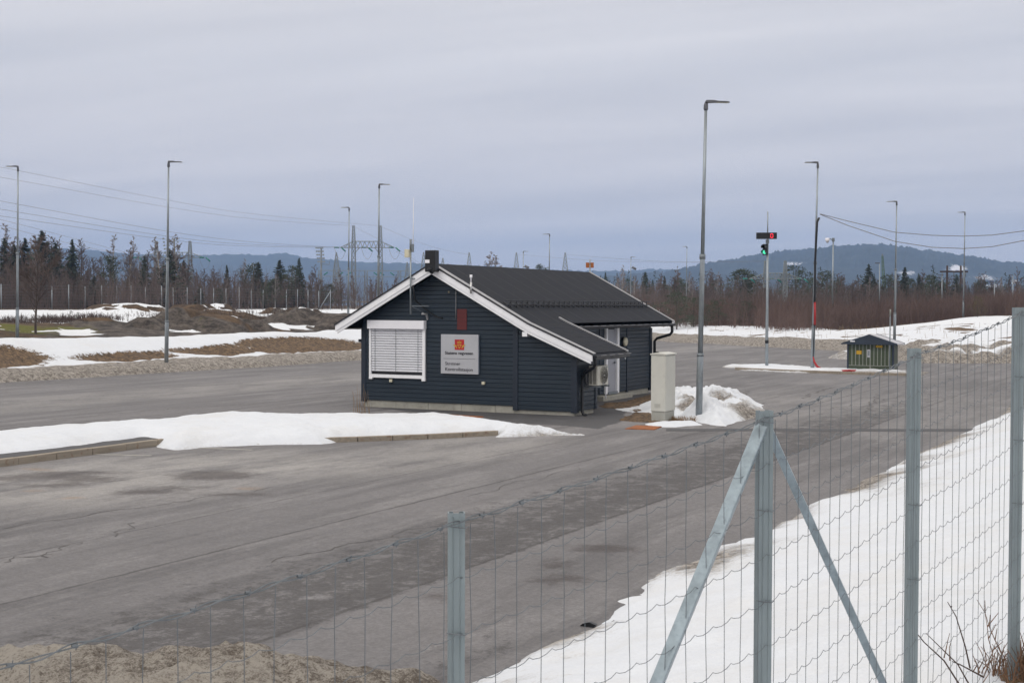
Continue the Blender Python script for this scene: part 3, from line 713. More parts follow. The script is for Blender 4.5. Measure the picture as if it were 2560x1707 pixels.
q = MB(); q.prism([(AP, AZ - .008 + .03), (6.06, AZ - SL * (6.06 - AP) + .022), (6.06, AZ - SL * (6.06 - AP) - .02), (AP, AZ - .03)], 1, HL + .33, HL + .47); q.build('edge_flashing', 'flash', hut)
q = MB(); q.prism([(6.0, AZ - SL * 3.3 - .02), (6.06, AZ - SL * 3.36 - .02), (5.99, AZ - SL * 3.3 - .27), (5.8, AZ - SL * 3.1 - .27), (5.8, AZ - SL * 3.1 - .05)], 1, HL + .34, HL + .46); q.build('barge_end', 'white', hut)
q = MB(); q.prism([(5.72, rz_(5.95) + .16), (5.98, rz_(5.98) + .045), (7.98, rz_(7.98) + .03), (7.98, rz_(7.98) - .02), (5.98, rz_(5.98) - .01), (5.72, rz_(5.95) + .10)], 1, LT1 - .06, LT1 + .03); q.build('edge_flashing', 'flash', lean_roof)
q = MB(); q.prism([(5.98, rz_(5.98) - .01), (7.95, rz_(7.95) - .02), (7.9, rz_(7.9) - .2), (5.98, rz_(5.98) - .2)], 1, LT1, LT1 + .035); q.build('bargeboard', 'roofside', lean_roof)
q = MB(); q.prism([(7.72, rz_(7.72) - .16), (7.93, rz_(7.93) - .05), (7.88, rz_(7.93) - .26), (7.74, rz_(7.72) - .2)], 1, LT1 + .02, LT1 + .055); q.build('barge_end', 'white', lean_roof)
# soffits
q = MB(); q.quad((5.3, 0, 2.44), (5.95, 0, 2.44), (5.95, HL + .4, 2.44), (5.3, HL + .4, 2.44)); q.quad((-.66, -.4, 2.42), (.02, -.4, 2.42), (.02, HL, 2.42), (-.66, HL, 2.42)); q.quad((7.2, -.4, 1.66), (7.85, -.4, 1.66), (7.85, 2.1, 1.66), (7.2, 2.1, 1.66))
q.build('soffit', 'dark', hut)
# gutters
def gutter(x, z, y0, y1, parent):
    q = MB(); n = 8; prof_ = [(x + .07 * math.cos(a), z + .075 * math.sin(a)) for a in [math.pi + math.pi * i / n for i in range(n + 1)]]
    prof_ += [(x + .058, z + .02), (x - .07, z + .02)]
    q.prism(prof_, 1, y0, y1); g = q.build('gutter', 'roofside', parent)
    k = MB(); yy = y0 + .3
    while yy < y1: k.box(x + .05, x + .077, yy, yy + .38, z + .012, z + .026); yy += .62
    each(k, 'gutter_clip', 'flash', g)
    return g
gutter(6.06, 2.50, 2.2, HL + .42, hut); gutter(7.985, 1.735, -.36, LT1 - .02, hut)
MB().box(5.93, 6.0, 2.2, HL + .4, 2.50, 2.62).build('fascia', 'roofside', hut)
MB().box(7.88, 7.93, -.38, LT1, 1.62, 1.80).build('fascia', 'roofside', hut)
MB().tube([(6.05, 10.98, 2.46), (6.05, 10.98, 2.22), (5.98, 10.96, 2.12), (5.52, 10.86, 1.98), (5.43, 10.84, 1.88), (5.43, 10.84, .05)], .052, 10).build('downpipe', 'black', hut, True)
MB().tube([(7.97, -.28, 1.68), (7.97, -.28, 1.50), (7.90, -.22, 1.42), (7.46, .14, 1.24), (7.36, .22, 1.16), (7.35, .22, 1.0), (7.35, .22, .12), (7.40, .20, .05), (7.50, .14, .03)], .045, 10).build('downpipe', 'black', hut, True)
MB().tube([(7.30, .36, .12), (7.30, .36, 1.15)], .014, 6).build('wall_pipe', 'flash', hut, True)
# snow guard on the roof
q = MB()
gx, gz = 5.12, AZ - SL * (5.12 - AP)
for k in range(30):
    yy = .05 + k * (HL - .0) / 29
    q.bar((gx - .25, yy, gz + .16), (gx + .02, yy, gz + .0), .02, .02); q.bar((gx, yy, gz - .02), (gx, yy, gz + .22), .02, .03); q.bar((gx, yy, gz + .08), (gx - .12, yy, gz + .05), .02, .02)
for zz in (.20, .08): q.tube([(gx + .01, -.28, gz + zz), (gx + .01, HL + .36, gz + zz)], .016, 6)
q.build('snow_guard', 'roofside', hut)
# door and step
dr = MB().box(5.34, 5.37, 6.60, 7.36, .26, 2.36).build('door', 'door', hut)
MB().box(5.37, 5.42, 7.22, 7.26, 1.2, 1.26).box(5.41, 5.44, 7.12, 7.26, 1.215, 1.245).build('handle', 'galvd', dr)
q = MB(); q.box(5.33, 5.41, 6.49, 6.60, .2, 2.44); q.box(5.33, 5.44, 7.36, 7.53, .2, 2.44); q.build('frame', 'white', dr)
MB().box(5.33, 5.46, 6.60, 7.36, .18, .26).build('threshold', 'galvd', dr)
MB().box(5.33, 5.62, 5.75, 8.30, -.1, .16).build('step', 'concrete', hut, bevel=.01)
# panel on gable wall that was never repainted
q = MB(); z = 2.43
q.box(3.36, 3.69, -.034, -.02, 2.43, 3.05)
q.build('unpainted_panel', 'redpaint', hut)
q = MB()
for k in range(5): q.box(3.355, 3.695, -.0352, -.03, 2.545 + k * .124, 2.551 + k * .124)
q.build('panel_groove', 'dark', hut)

def wallthing(name, label, cat, loc, group=None): return thing(name, label, cat, loc, group)
# roller blind over the gable window
bl = MB()
sh = MB()
win = MB().box(.34, 2.22, -.03, .02, .95, 2.45).build('window', 'dark', hut)
MB().box(.27, 2.30, -.20, -.03, 2.43, 2.69).build('blind_box', 'whitemetal', win, bevel=.008)
f_ = MB(); f_.box(.28, .345, -.10, -.03, .90, 2.43); f_.box(2.19, 2.28, -.10, -.03, .90, 2.43)
f_.box(.345, 2.19, -.09, -.03, .93, 1.03); f_.box(.28, .40, -.11, -.03, .88, .94); f_.box(2.17, 2.285, -.11, -.03, .86, .94)
f_.build('frame', 'white', win)
sl = MB(); n = 17; z0, z1 = 1.115, 2.43; ph = (z1 - z0) / n
for k in range(n):
    za = z0 + k * ph
    pr = [(-.055, za + .004), (-.082, za + ph * .30), (-.080, za + ph * .62), (-.050, za + ph * .96), (-.045, za + ph * .9), (-.05, za + .004)]
    sl.prism([(a, b) for a, b in pr], 0, .352, 2.18)
sl.build('blind', 'slat', win)
q = MB()
for x in (.49, 1.24, 2.03): q.box(x - .006, x + .006, -.088, -.079, z0, z1)
each(q, 'blind_cord', 'galvd', win)
# sign with emblem and lettering
sg = thing('station_sign', 'square silver sign with red emblem and lettering on the gable wall', 'sign', (3.48, -.03, 1.70))
MB().box(2.84, 4.12, -.10, -.03, 1.115, 2.29).build('sign_board', 'signgrey', sg, bevel=.006)
MB().box(4.121, 4.128, -.098, -.03, 1.12, 2.285).build('sign_edge', mat('sign_edge_blue_grey', (.17, .21, .27), .4), sg)
def text(body, x, z, size, parent, bold=0.0, name='lettering', width=None, y=-.104, m='ink', align='LEFT'):
    c = bpy.data.curves.new('t', 'FONT'); c.body = body; c.size = size; c.offset = bold; c.extrude = .001; c.align_x = align
    ob = bpy.data.objects.new('t', c); COL.objects.link(ob)
    bpy.context.view_layer.update()
    me = bpy.data.meshes.new_from_object(ob.evaluated_get(bpy.context.evaluated_depsgraph_get()))
    bpy.data.objects.remove(ob)
    v = np.empty(len(me.vertices) * 3, np.float32); me.vertices.foreach_get('co', v); v = v.reshape(-1, 3)
    sc = 1.0
    if width: sc = width / (v[:, 0].max() - v[:, 0].min())
    off = Vector(root_of(parent).location)
    V = np.stack([v[:, 0] * sc + x - off.x - (v[:, 0].min() * sc if width and align == 'LEFT' else 0), -v[:, 2] + y - off.y, v[:, 1] + z - off.z], 1)
    me.vertices.foreach_set('co', V.astype(np.float32).ravel()); me.materials.clear(); me.materials.append(M[m]); me.update()
    return link(name, me, parent)
text('Statens vegvesen', 2.985, 1.695, .125, sg, .0030, width=.96)
text('St\u00f8mner', 2.995, 1.375, .135, sg, .0014, width=.52)
text('Kontrollstasjon', 2.995, 1.205, .135, sg, .0014, width=.94)
MB().box(2.93, 4.02, -.1035, -.0995, 1.562, 1.570).build('dividing_line', 'ink', sg)
em = MB().box(3.32, 3.64, -.1045, -.10, 1.83, 2.14).build('emblem', 'signred', sg)
q = MB(); yy = (-.108, -.1045)
tri = lambda pts: q.prism(pts, 1, *yy)
cx, cz = 3.48, 1.94
# triangle ring
for (a, b) in ((((-.075, .055), (.075, .055), (.052, .037), (-.052, .037))), ((0, 0), (0, 0)),)[:0] or (): pass
tri([(cx - .078, cz + .052), (cx + .078, cz + .052), (cx + .050, cz + .034), (cx - .050, cz + .034)])
tri([(cx - .078, cz + .052), (cx - .050, cz + .034), (cx, cz - .042), (cx, cz - .078)])
tri([(cx + .078, cz + .052), (cx, cz - .078), (cx, cz - .042), (cx + .050, cz + .034)])
for s in (-1, 1):   # wings
    tri([(cx + s * .085, cz + .0), (cx + s * .125, cz + .03), (cx + s * .215, cz + .05), (cx + s * .190, cz + .015), (cx + s * .150, cz - .005), (cx + s * .11, cz - .035)][::s])
    tri([(cx + s * .075, cz - .045), (cx + s * .11, cz - .022), (cx + s * .115, cz - .045), (cx + s * .08, cz - .065)][::s])
tri([(cx - .07, cz + .085), (cx + .07, cz + .085), (cx + .07, cz + .098), (cx - .07, cz + .098)])   # crown
for k in (-.06, -.03, 0, .03, .06):
    tri([(cx + k - .009, cz + .105), (cx + k + .009, cz + .105), (cx + k * .9 + .006, cz + .145 + .012 * (k == 0)), (cx + k * .9 - .006, cz + .145 + .012 * (k == 0))])
tri([(cx - .005, cz + .15), (cx + .005, cz + .15), (cx + .005, cz + .178), (cx - .005, cz + .178)])
q.build('emblem_figure', 'signyel', em)
# small fittings on the gable
for x, z, lab in ((1.05, .84, 'small cream junction box under the white window blind'), (4.27, .86, 'small cream junction box low right of the silver sign')):
    t = thing('junction_box', lab, 'junction box', (x, -.03, z), 'cream boxes on the gable wall')
    MB().box(x - .05, x + .05, -.085, -.02, z - .04, z + .045).build('box', 'cream', t, bevel=.008)
    MB().tube([(x + .02, -.05, z - .035), (x + .02, -.05, z - .075)], .012, 6).build('cable_gland', 'dark', t)
t = thing('antenna_mast', 'tall galvanised antenna mast with white whip fixed to the left gable slope', 'antenna', (2.04, -.53, 2.9))
MB().tube([(2.04, -.53, 2.88), (2.04, -.53, 4.80)], .026, 8).build('mast', 'galv', t, True)
MB().tube([(2.04, -.53, 4.80), (2.04, -.53, 5.12)], .035, 8).build('mast_head', 'galvd', t, True)
MB().tube([(2.12, -.53, 4.75), (2.14, -.53, 6.35)], [.014, .006], 6).build('whip', 'whitemetal', t, True)
MB().box(1.90, 2.05, -.66, -.55, 4.58, 4.82).build('equipment_box', 'cream', t, bevel=.008)
MB().box(2.09, 2.14, -.57, -.50, 4.74, 4.98).build('coupler', 'galvd', t)
each(MB().bar((2.05, -.50, 3.13), (2.40, -.06, 3.13), .03, .03).bar((2.02, -.54, 3.95), (2.16, -.47, 3.95), .05, .03).bar((2.07, -.46, 3.1), (2.22, -.04, 2.94), .02, .02), 'bracket', 'galvd', t)
MB().tube([(2.10, -.50, 3.75), (2.13, -.42, 3.3), (2.24, -.2, 3.12), (2.5, -.07, 2.9), (2.75, -.05, 2.78), (2.86, -.04, 2.77)], .022, 6).build('cable', 'black', t, True)
t = thing('radio_unit', 'black upright box mounted at the peak of the gable', 'radio unit', (2.81, -.55, 4.1))
MB().box(2.655, 3.005, -.74, -.49, 4.14, 4.78).build('housing', 'black', t, bevel=.02)
MB().box(2.665, 2.82, -.744, -.74, 4.40, 4.50).build('label_plate', 'whitemetal', t)
MB().tube([(2.83, -.77, 4.26), (2.83, -.72, 4.20), (2.83, -.6, 4.14)], .07, 10).build('lower_housing', 'black', t, True)
t = thing('vent_pipe', 'short steel vent pipe with cap on the right bargeboard', 'vent pipe', (4.1, -.53, 3.5))
MB().tube([(4.11, -.54, 3.50), (4.11, -.54, 3.83)], .034, 10).build('pipe', 'chrome', t, True)
MB().tube([(4.11, -.54, 3.83), (4.11, -.54, 3.95), (4.11, -.54, 3.97), (4.11, -.54, 4.05)], [.022, .022, .04, .04], 10).build('cap', 'whitemetal', t, True)
t = thing('security_camera', 'small grey camera on the gable above the blind box', 'camera', (2.32, -.05, 2.75))
MB().bar((2.34, -.03, 2.72), (2.34, -.1, 2.90), .05, .06).build('mount', 'flash', t); MB().tube([(2.34, -.10, 2.88), (2.24, -.22, 2.90)], .035, 8).build('camera_body', 'flash', t, True)
t = thing('grounding_rod', 'thin grey rod hanging down the gable above the red panel', 'rod', (3.33, -.06, 2.77))
MB().tube([(3.33, -.06, 2.76), (3.335, -.06, 3.78)], .011, 6).build('rod', 'flash', t, True); MB().box(3.31, 3.355, -.06, -.02, 3.5, 3.53).build('clip', 'galvd', t)
t = thing('wall_socket', 'tiny brass fitting high on the gable wall', 'fitting', (3.08, -.03, 3.5))
MB().tube([(3.08, -.03, 3.55), (3.08, -.06, 3.55)], .025, 8).build('plate', 'cream', t); MB().tube([(3.08, -.06, 3.55), (3.08, -.08, 3.54)], .012, 6).build('nozzle', 'dry', t)
t = thing('bracket_stub', 'small white block under the bend of the right bargeboard', 'bracket', (5.85, -.43, 2.3))
MB().box(5.74, 5.90, -.44, -.06, 2.27, 2.40).build('block', 'white', t)
t = thing('wall_lamp', 'round cream bulkhead lamp beside the hut door', 'wall lamp', (5.34, 8.05, 1.92))
MB().tube([(5.33, 8.1, 1.92), (5.40, 8.1, 1.92)], .16, 20).build('base', 'black', t, True); MB().tube([(5.40, 8.1, 1.92), (5.45, 8.1, 1.92), (5.48, 8.1, 1.92)], [.165, .15, .09], 20).build('diffuser', 'cream', t, True)
t = thing('side_lamp', 'small dark floodlight bracket on the far left wall corner', 'wall lamp', (-.06, .3, 2.0))
MB().prism([(-.2, 2.05), (-.02, 2.05), (-.02, 1.8)], 1, .15, .3).build('bracket', 'black', t); MB().box(-.26, -.2, .12, .33, 2.0, 2.09).build('lamp_body', 'black', t)
t = thing('cable_loop', 'small black cable loop on the left edge of the hut', 'cable', (-.08, .2, .9))
MB().tube([(-.06 - .1 * math.sin(a), .15, .95 + .12 * math.cos(a)) for a in [i * math.pi / 8 for i in range(9)]], .012, 6).build('loop', 'black', t, True)
# heat pump on the lean-to wall
ac = thing('heat_pump', 'beige outdoor heat pump on wall brackets at the lean-to', 'heat pump', (7.55, .9, .8))
MB().box(7.42, 7.70, .50, 1.28, .86, 1.43).build('casing', 'acbody', ac, bevel=.015)
g = MB().box(7.445, 7.655, .492, .502, .90, 1.39).build('side_grille', 'dark', ac)
q = MB()
for k in range(17): q.box(7.44, 7.66, .482, .497, .898 + k * .0295, .908 + k * .0295)
q.box(7.545, 7.555, .480, .497, .89, 1.40); q.build('louvre', 'acbody', g)
fg = MB().tube([(7.70, .94, 1.145), (7.725, .94, 1.145)], .255, 28).build('fan_guard', 'acbody', ac, True)
q = MB()
for k in range(5):
    rr = .05 + k * .045; q.tube([(7.73, .94 + rr * math.cos(a), 1.145 + rr * math.sin(a)) for a in [i * 2 * math.pi / 20 for i in range(21)]], .006, 4)
for k in range(12): q.bar((7.73, .94 + .03 * math.cos(k * .5236), 1.145 + .03 * math.sin(k * .5236)), (7.73, .94 + .24 * math.cos(k * .5236), 1.145 + .24 * math.sin(k * .5236)), .006, .006)
q.build('guard_wire', 'dark', fg)
each(MB().bar((7.27, .58, .83), (7.78, .58, .83), .04, .04).bar((7.27, 1.2, .83), (7.78, 1.2, .83), .04, .04), 'bracket', 'galvd', ac)
MB().tube([(7.42, .62, 1.33), (7.34, .60, 1.32), (7.31, .60, 1.2), (7.31, .60, .95), (7.36, .62, .86)], .03, 8).build('pipe_cover', 'flash', ac, True)
MB().box(7.705, 7.707, 1.10, 1.22, 1.36, 1.39).build('badge', 'galvd', ac)
MB().tube([(7.66, 1.2, .82), (7.66, 1.2, .45)], .02, 6).build('drain_pipe', 'whitemetal', ac, True)

# ------------------------------------------------------------------ pale cabinet
c0 = G(892 , 1052); cb = thing('utility_cabinet', 'tall pale beige utility cabinet standing in snow by the hut', 'cabinet', (c0.x, c0.y, 0))
x, y = c0.x, c0.y
c1 = G(1480 + 893 / 6.03, 820 + 1412 / 6.03); x, y = c1.x, c1.y; cb.location = (x, y, 0)
w_, dp = .40, .72
MB().box(x, x + w_, y, y + dp, -.1, .28).build('plinth', 'cabbase', cb, bevel=.01)
MB().box(x - .012, x + w_ + .012, y - .015, y + dp + .04, .285, 1.82).build('body', 'cabinet', cb, bevel=.018)
q = MB(); q.box(x + .0, x + w_ - .03, y - .022, y - .012, .30, 1.80); q.build('door', 'cabinet', cb, bevel=.006)
dd = cb.children[-1]
q = MB()
for k in range(5): q.box(x + .10, x + .27, y - .027, y - .02, .40 + k * .022, .408 + k * .022)
q.build('vent_slot', 'cabbase', dd)
MB().box(x + w_ + .012, x + w_ + .018, y + .01, y + dp + .01, .32, 1.80).build('side_panel', 'cabinet', cb, bevel=.004)
q = MB(); q.prism([(x - .035, 1.825), (x + w_ + .04, 1.825), (x + w_ + .04, 1.86), (x + w_ * .5, 1.90), (x - .035, 1.86)], 1, y - .04, y + dp + .06)
q.build('lid', 'cabinet', cb, bevel=.008)
MB().box(x + .06, x + .13, y + .12, y + .2, 1.88, 1.915).build('cap', 'dark', cb)

# ------------------------------------------------------------------ street lamps
def make_lamp():
    t = thing('street_lamp', '', 'street lamp', (0, 0, 0), 'galvanised street lamps round the lot')
    MB().tube([(0, 0, -.3), (0, 0, 2.0), (0, 0, 2.06)], [.098, .088, .08], 14).tube([(0, 0, 2.06), (0, 0, 5.1), (0, 0, 5.16)], [.072, .066, .058], 14).tube([(0, 0, 5.16), (0, 0, 9.62)], [.054, .040], 14).build('pole', 'galv', t, True, False)
    each(MB().tube([(0, 0, 5.02), (0, 0, 5.17)], .084, 14).tube([(0, 0, 1.99), (0, 0, 2.09)], .095, 14), 'collar', 'galvd', t, smooth=True, world=False)
    MB().tube([(0, 0, 9.62), (0, 0, 9.66), (0.0, 0, 9.80), (.015, 0, 9.86)], [.05, .065, .06, .04], 12).build('knuckle', 'lampgrey', t, True, False)
    h = MB(); h.prism([(-.03, 9.87), (.0, 9.93), (.20, 9.935), (.34, 9.91), (.60, 9.905), (.66, 9.875), (.3, 9.87), (.05, 9.85)], 1, -.09, .09)
    hd = h.build('lamp_head', 'lampgrey', t, False, False, bevel=.01)
    MB().box(.30, .62, -.075, .075, 9.863, 9.871).build('lens', 'lens', hd, False, False)
    return t
proto = make_lamp()
AX = math.atan2(RGT.y, RGT.x)
lamps = [  # base px (photo), top y px, depth, head side, label, lean
    (1747, 1050, 252, 37.7, 1, 'nearest and tallest street lamp, standing in the snow heap beside the cabinet', .017),
    (416, 906, 403, 64.0, 1, 'street lamp at the foot of the roadside bank, left of the hut', .016),
    (43, 864, 415, 76.0, -1, 'leftmost street lamp, behind the bank beside a bare tree', .012),
    (870, 835, 518, 108, -1, 'street lamp seen just left of the hut eave with its head to the left', .010),
    (945, 832, 460, 80, 1, 'street lamp rising behind the left roof slope in front of a pylon', .008),
    (1372, 800, 585, 132, -1, 'slim street lamp rising behind the hut ridge', .006),
    (1307, 800, 628, 172, 1, 'small distant street lamp with a camera behind the hut ridge', .004),
    (1576, 795, 642, 190, 1, 'distant street lamp with a camera right of the hut roof', .004),
    (1715, 789, 616, 192, -1, 'distant street lamp left of the tallest lamp, by the low pines', .008),
    (2031, 923, 405, 67.0, -1, 'street lamp wrapped in red and black cable on the traffic island', .019),
    (2236, 855, 503, 90, -1, 'street lamp behind the green kiosk with its head to the left', .006),
    (2408, 811, 530, 121, -1, 'street lamp on the snow field near the small olive pine', .004),
]
LAMP = []
for i, (bx, by, ty, D, side, lab, lean) in enumerate(lamps):
    base = AT(bx, by, D); top = AT(bx, ty, D)
    o = proto if i == 0 else copy_tree(proto)
    o.location = base; hh = top.z - base.z
    o.scale = (1, 1, hh / 9.92)
    o.rotation_euler = (0, lean * 1.0, AX if side > 0 else AX + math.pi)
    o.rotation_mode = 'ZYX' if False else 'XYZ'
    o.rotation_euler[1] = lean * side * .9
    o['label'] = lab; LAMP.append(o)
for i in (6, 7):
    o = LAMP[i]; px_, py_ = ((1318, 668), (1583, 671))[i - 6]
    p = AT(px_, py_, (172, 190)[i - 6]); q0 = Vector((o.location.x, o.location.y, p.z))
    t = thing('security_camera', ('tube camera on the small lamp behind the hut ridge', 'tube camera on the distant lamp right of the hut roof')[i - 6], 'camera', q0, 'tube cameras on lamp posts')
    MB().tube([q0, q0 + RGT * .25 + Vector((0, 0, .05))], .05, 6).build('arm', 'lampgrey', t)
    MB().tube([q0 + RGT * .2 + Vector((0, 0, .15)), q0 + RGT * .75 + Vector((0, 0, -.12))], .17, 8).build('camera_body', 'lampgrey', t, True)

# slim far poles
def slim(bx, by, ty, D, lab, r=.07, name='light_pole', head=True):
    b, tp = AT(bx, by, D), AT(bx, ty, D)
    t = thing(name, lab, 'pole', b, 'slim far poles above the brush')
    MB().tube([b - Vector((0, 0, .5)), tp], [r, r * .7], 8).build('pole', 'galv', t, True)
    if head: MB().bar(tp, tp - RGT * .5, .12, .1).build('lamp_head', 'lampgrey', t)
    return t, tp
slim(2199, 785, 658, 150, 'slim pale pole in the brush left of the kiosk lamp')
slim(2355, 770, 688, 170, 'slim pale pole left of the dark wooden power poles')
slim(2486, 770, 706, 180, 'slim pale pole before the pale houses, left one of two on the right edge')
slim(2532, 772, 688, 170, 'slim pale pole nearest the right edge of the view')
b, tp = AT(2081, 784, 146), AT(2083, 598, 146)
t = thing('camera_pole', 'tall galvanised pole with a white dome camera on its left', 'pole', b)
MB().tube([b - Vector((0, 0, .5)), tp], [.10, .07], 8).build('pole', 'galv', t, True)
MB().bar(tp + Vector((0, 0, -.1)), tp - RGT * .6 + Vector((0, 0, .1)), .08, .08).tube([tp - Vector((0, 0, .25)), tp + Vector((0, 0, .12))], .16, 8).build('arm', 'galvd', t)
MB().tube([tp - RGT * .62 + Vector((0, 0, .12)), tp - RGT * .62 + Vector((0, 0, -.15)), tp - RGT * .62 + Vector((0, 0, -.4))], [.22, .22, .08], 10).build('dome_camera', 'whitemetal', t, True)

# ------------------------------------------------------------------ signal pole
b = G(1917, 916, .06); Dp = depth(b)
def Sg(x, y, D=None): return AT(x, y, D or Dp)
t = thing('signal_pole', 'galvanised pole on the traffic island carrying a signal and red number display', 'signal pole', b)
MB().tube([b - Vector((0, 0, .2)), Sg(1917, 838), Sg(1918, 760), Sg(1919, 592)], [.085, .08, .065, .055], 12).tube([Sg(1919, 592), Sg(1919.5, 529)], .03, 10).build('pole', 'galv', t, True)
MB().tube([Sg(1917, 858), Sg(1917, 850)], .095, 10).build('band', 'black', t, True)
def panel(mb, x0, x1, y0, y1, D0, D1): # box facing the camera roughly
    a = [Sg(x, y, D0) for x, y in ((x0, y1), (x1, y1), (x1, y0), (x0, y0))]; off = FWD * (D1 - D0)
    mb.add(a + [p + off for p in a], [(0, 1, 2, 3), (7, 6, 5, 4), (0, 4, 5, 1), (1, 5, 6, 2), (2, 6, 7, 3), (3, 7, 4, 0)]); return mb
dsp = panel(MB(), 1891.8, 1942.4, 581.5, 597.5, Dp - .28, Dp - .10).build('display', 'black', t)
q = MB()
for (x0, x1, y0, y1) in ((1927.2, 1931.8, 584.0, 585.4), (1927.2, 1931.8, 593.8, 595.2), (1926.0, 1927.4, 585.2, 589.2), (1926.0, 1927.4, 590.0, 594.0), (1931.6, 1933.0, 585.2, 589.2), (1931.6, 1933.0, 590.0, 594.0)):
    panel(q, x0, x1, y0, y1, Dp - .29, Dp - .275)
q.build('digit_zero', 'redled', dsp)
MB().tube([Sg(1918.5, 600), Sg(1918.5, 609)], .09, 8).build('clamp', 'galvd', t)
hc = Sg(1913.5, 624, Dp - .05)
fd = (-FWD * .8 - RGT * .6).normalized()      # the signal looks a little to the left
sd = Vector((-fd.y, fd.x, 0))
q = MB(); up = Vector((0, 0, 1))
def obx(mb, c, hx, hy, hz):
    V = [c + sd * (i * hx) + fd * (j * hy) + up * (k * hz) for k in (-1, 1) for j in (-1, 1) for i in (-1, 1)]
    mb.add(V, [(0, 2, 3, 1), (4, 5, 7, 6), (0, 1, 5, 4), (2, 6, 7, 3), (0, 4, 6, 2), (1, 3, 7, 5)])
obx(q, hc, .125, .08, .28); head = q.build('signal_head', 'black', t, bevel=.02)
for k, (zz, m_) in enumerate(((.13, 'dark'), (-.13, 'greenled'))):
    c = hc + up * zz + fd * .085
    MB().tube([c, c + fd * .012], .098, 16).build('lens', m_, head, True)
    vz = MB(); n = 12
    for i in range(n):
        a0, a1 = [math.pi * (-.15 + 1.3 * j / n) for j in (i, i + 1)]
        P = lambda a, l: c + sd * (.112 * math.cos(a)) + up * (.112 * math.sin(a)) + fd * l
        vz.quad(P(a0, 0), P(a1, 0), P(a1, .2), P(a0, .2))
        P2_ = lambda a, l: c + sd * (.118 * math.cos(a)) + up * (.118 * math.sin(a)) + fd * l
        vz.quad(P2_(a0, 0), P2_(a0, .2), P2_(a1, .2), P2_(a1, 0)); vz.quad(P(a0, .2), P(a1, .2), P2_(a1, .2), P2_(a0, .2))
    vz.build('visor', 'black', head)

# cables on the island lamp
D2 = depth(LAMP[9].location)
S2 = lambda x, y, dd=0: AT(x, y, D2 + dd)
t = thing('cable_conduit', 'red and black cable conduit strapped up the island lamp post', 'cable', S2(2036, 925))
MB().tube([S2(2048, 545, -.05), S2(2043, 555, -.1), S2(2041, 590, -.12), S2(2038, 650, -.12), S2(2037, 740, -.12), S2(2036, 756, -.12)], .055, 8).build('black_cable', 'black', t, True)
MB().tube([S2(2037, 755, -.12), S2(2037.5, 785, -.12), S2(2037, 812, -.12)], .058, 8).build('red_sleeve', 'redcable', t, True)
MB().tube([S2(2037, 812, -.12), S2(2034.5, 850, -.12), S2(2033, 892, -.1)], .022, 6).build('thin_cable', 'black', t, True)
MB().tube([S2(2033, 892, -.1), S2(2036, 905, -.2), S2(2043, 916, -.3), S2(2054, 922.5, -.35), S2(2064, 924.5, -.35)], [.03, .05, .058, .05, .04], 10).build('red_conduit', 'redcable', t, True)
t = thing('cable_conduit', 'short red conduit lying on the ground before the green kiosk', 'cable', G(2122, 927))
MB().tube([G(2098, 928, .02), G(2110, 927, .10), G(2122, 926.5, .13), G(2135, 927, .11), G(2155, 928.5, .02)], .06, 8).build('conduit', 'redcable', t, True)
for k, (ys_, lab) in enumerate((((535, 590), 'upper overhead cable from the island lamp to the right'), ((536, 620), 'lower sagging overhead cable from the island lamp to the right'))):
    q = [(2050, 535 + k), (2120, 553 + 11 * k), (2238, 581 + 23 * k), (2330, 588.5 + 30 * k), (2409, 590.5 + 31 * k), (2480, 588 + 29 * k), (2560, 577.5 + 24 * k), (2680, 552 + 18 * k)]
    P = [AT(x, y, D2 - (x - 2050) * .012) for x, y in q]
    o = MB().tube(P, .018, 6).build('overhead_cable', 'wirefar', None, True); tag(o, lab, 'cable', 'overhead cables from the island lamp')

# ------------------------------------------------------------------ green kiosk
kx, ky = G(2119, 927).x, G(2170, 928).y
kz = .02; kw, kd, ke, kp = 2.12, 1.25, 1.30, 1.80
k0 = thing('transformer_kiosk', 'olive green kiosk with navy gable roof and yellow notices on the island', 'kiosk', (kx, ky, kz))
MB().box(kx, kx + kw, ky, ky + kd, -.05, ke).build('body', 'kgreen', k0)
q = MB(); n = 12; dw = kw / n
for i in range(n + 1):
    if i in (6,): q.box(kx + i * dw - .02, kx + i * dw + .02, ky - .02, ky, .02, ke); continue
    q.box(kx + i * dw - .014, kx + i * dw + .014, ky - .015, ky, .27, ke)
q.box(kx, kx + kw, ky - .018, ky, .26, .285)
for i in range(1, 4): q.box(kx + kw, kx + kw + .012, ky + i * .31 - .012, ky + i * .31 + .012, .05, ke)
q.build('panel_strip', 'kstrip', k0)
q = MB(); q.box(kx - .06, kx + .02, ky - .03, ky + .06, -.05, ke + .02); q.box(kx + kw - .02, kx + kw + .07, ky - .035, ky + .08, -.05, ke + .02); q.build('corner_post', 'knavy', k0)
MB().box(kx + .92, kx + 1.06, ky - .035, ky - .015, .68, 1.06).build('lock_plate', 'kroof', k0)
MB().box(kx + .945, kx + 1.035, ky - .04, ky - .034, .76, 1.0).build('lock', 'galvd', k0)
MB().box(kx + .40, kx + .64, ky - .03, ky - .016, .82, 1.0).build('warning_notice', 'yellow', k0)
MB().box(kx + 1.33, kx + 1.64, ky - .03, ky - .016, 1.16, 1.26).build('name_notice', 'yellow', k0)
MB().box(kx + .15, kx + .38, ky - .305, ky - .30, 1.43, 1.48).build('number_plate', 'whitemetal', k0)
q = MB(); mx = kx + kw / 2
q.prism([(kx - .24, ke + .02), (mx, kp - .07), (kx + kw + .24, ke + .02), (kx + kw, ke), (kx, ke)], 1, ky - .29, ky - .24); q.prism([(kx, ke), (mx, kp - .1), (kx + kw, ke)], 1, ky, ky + kd)
q.build('gable', 'knavy', k0)
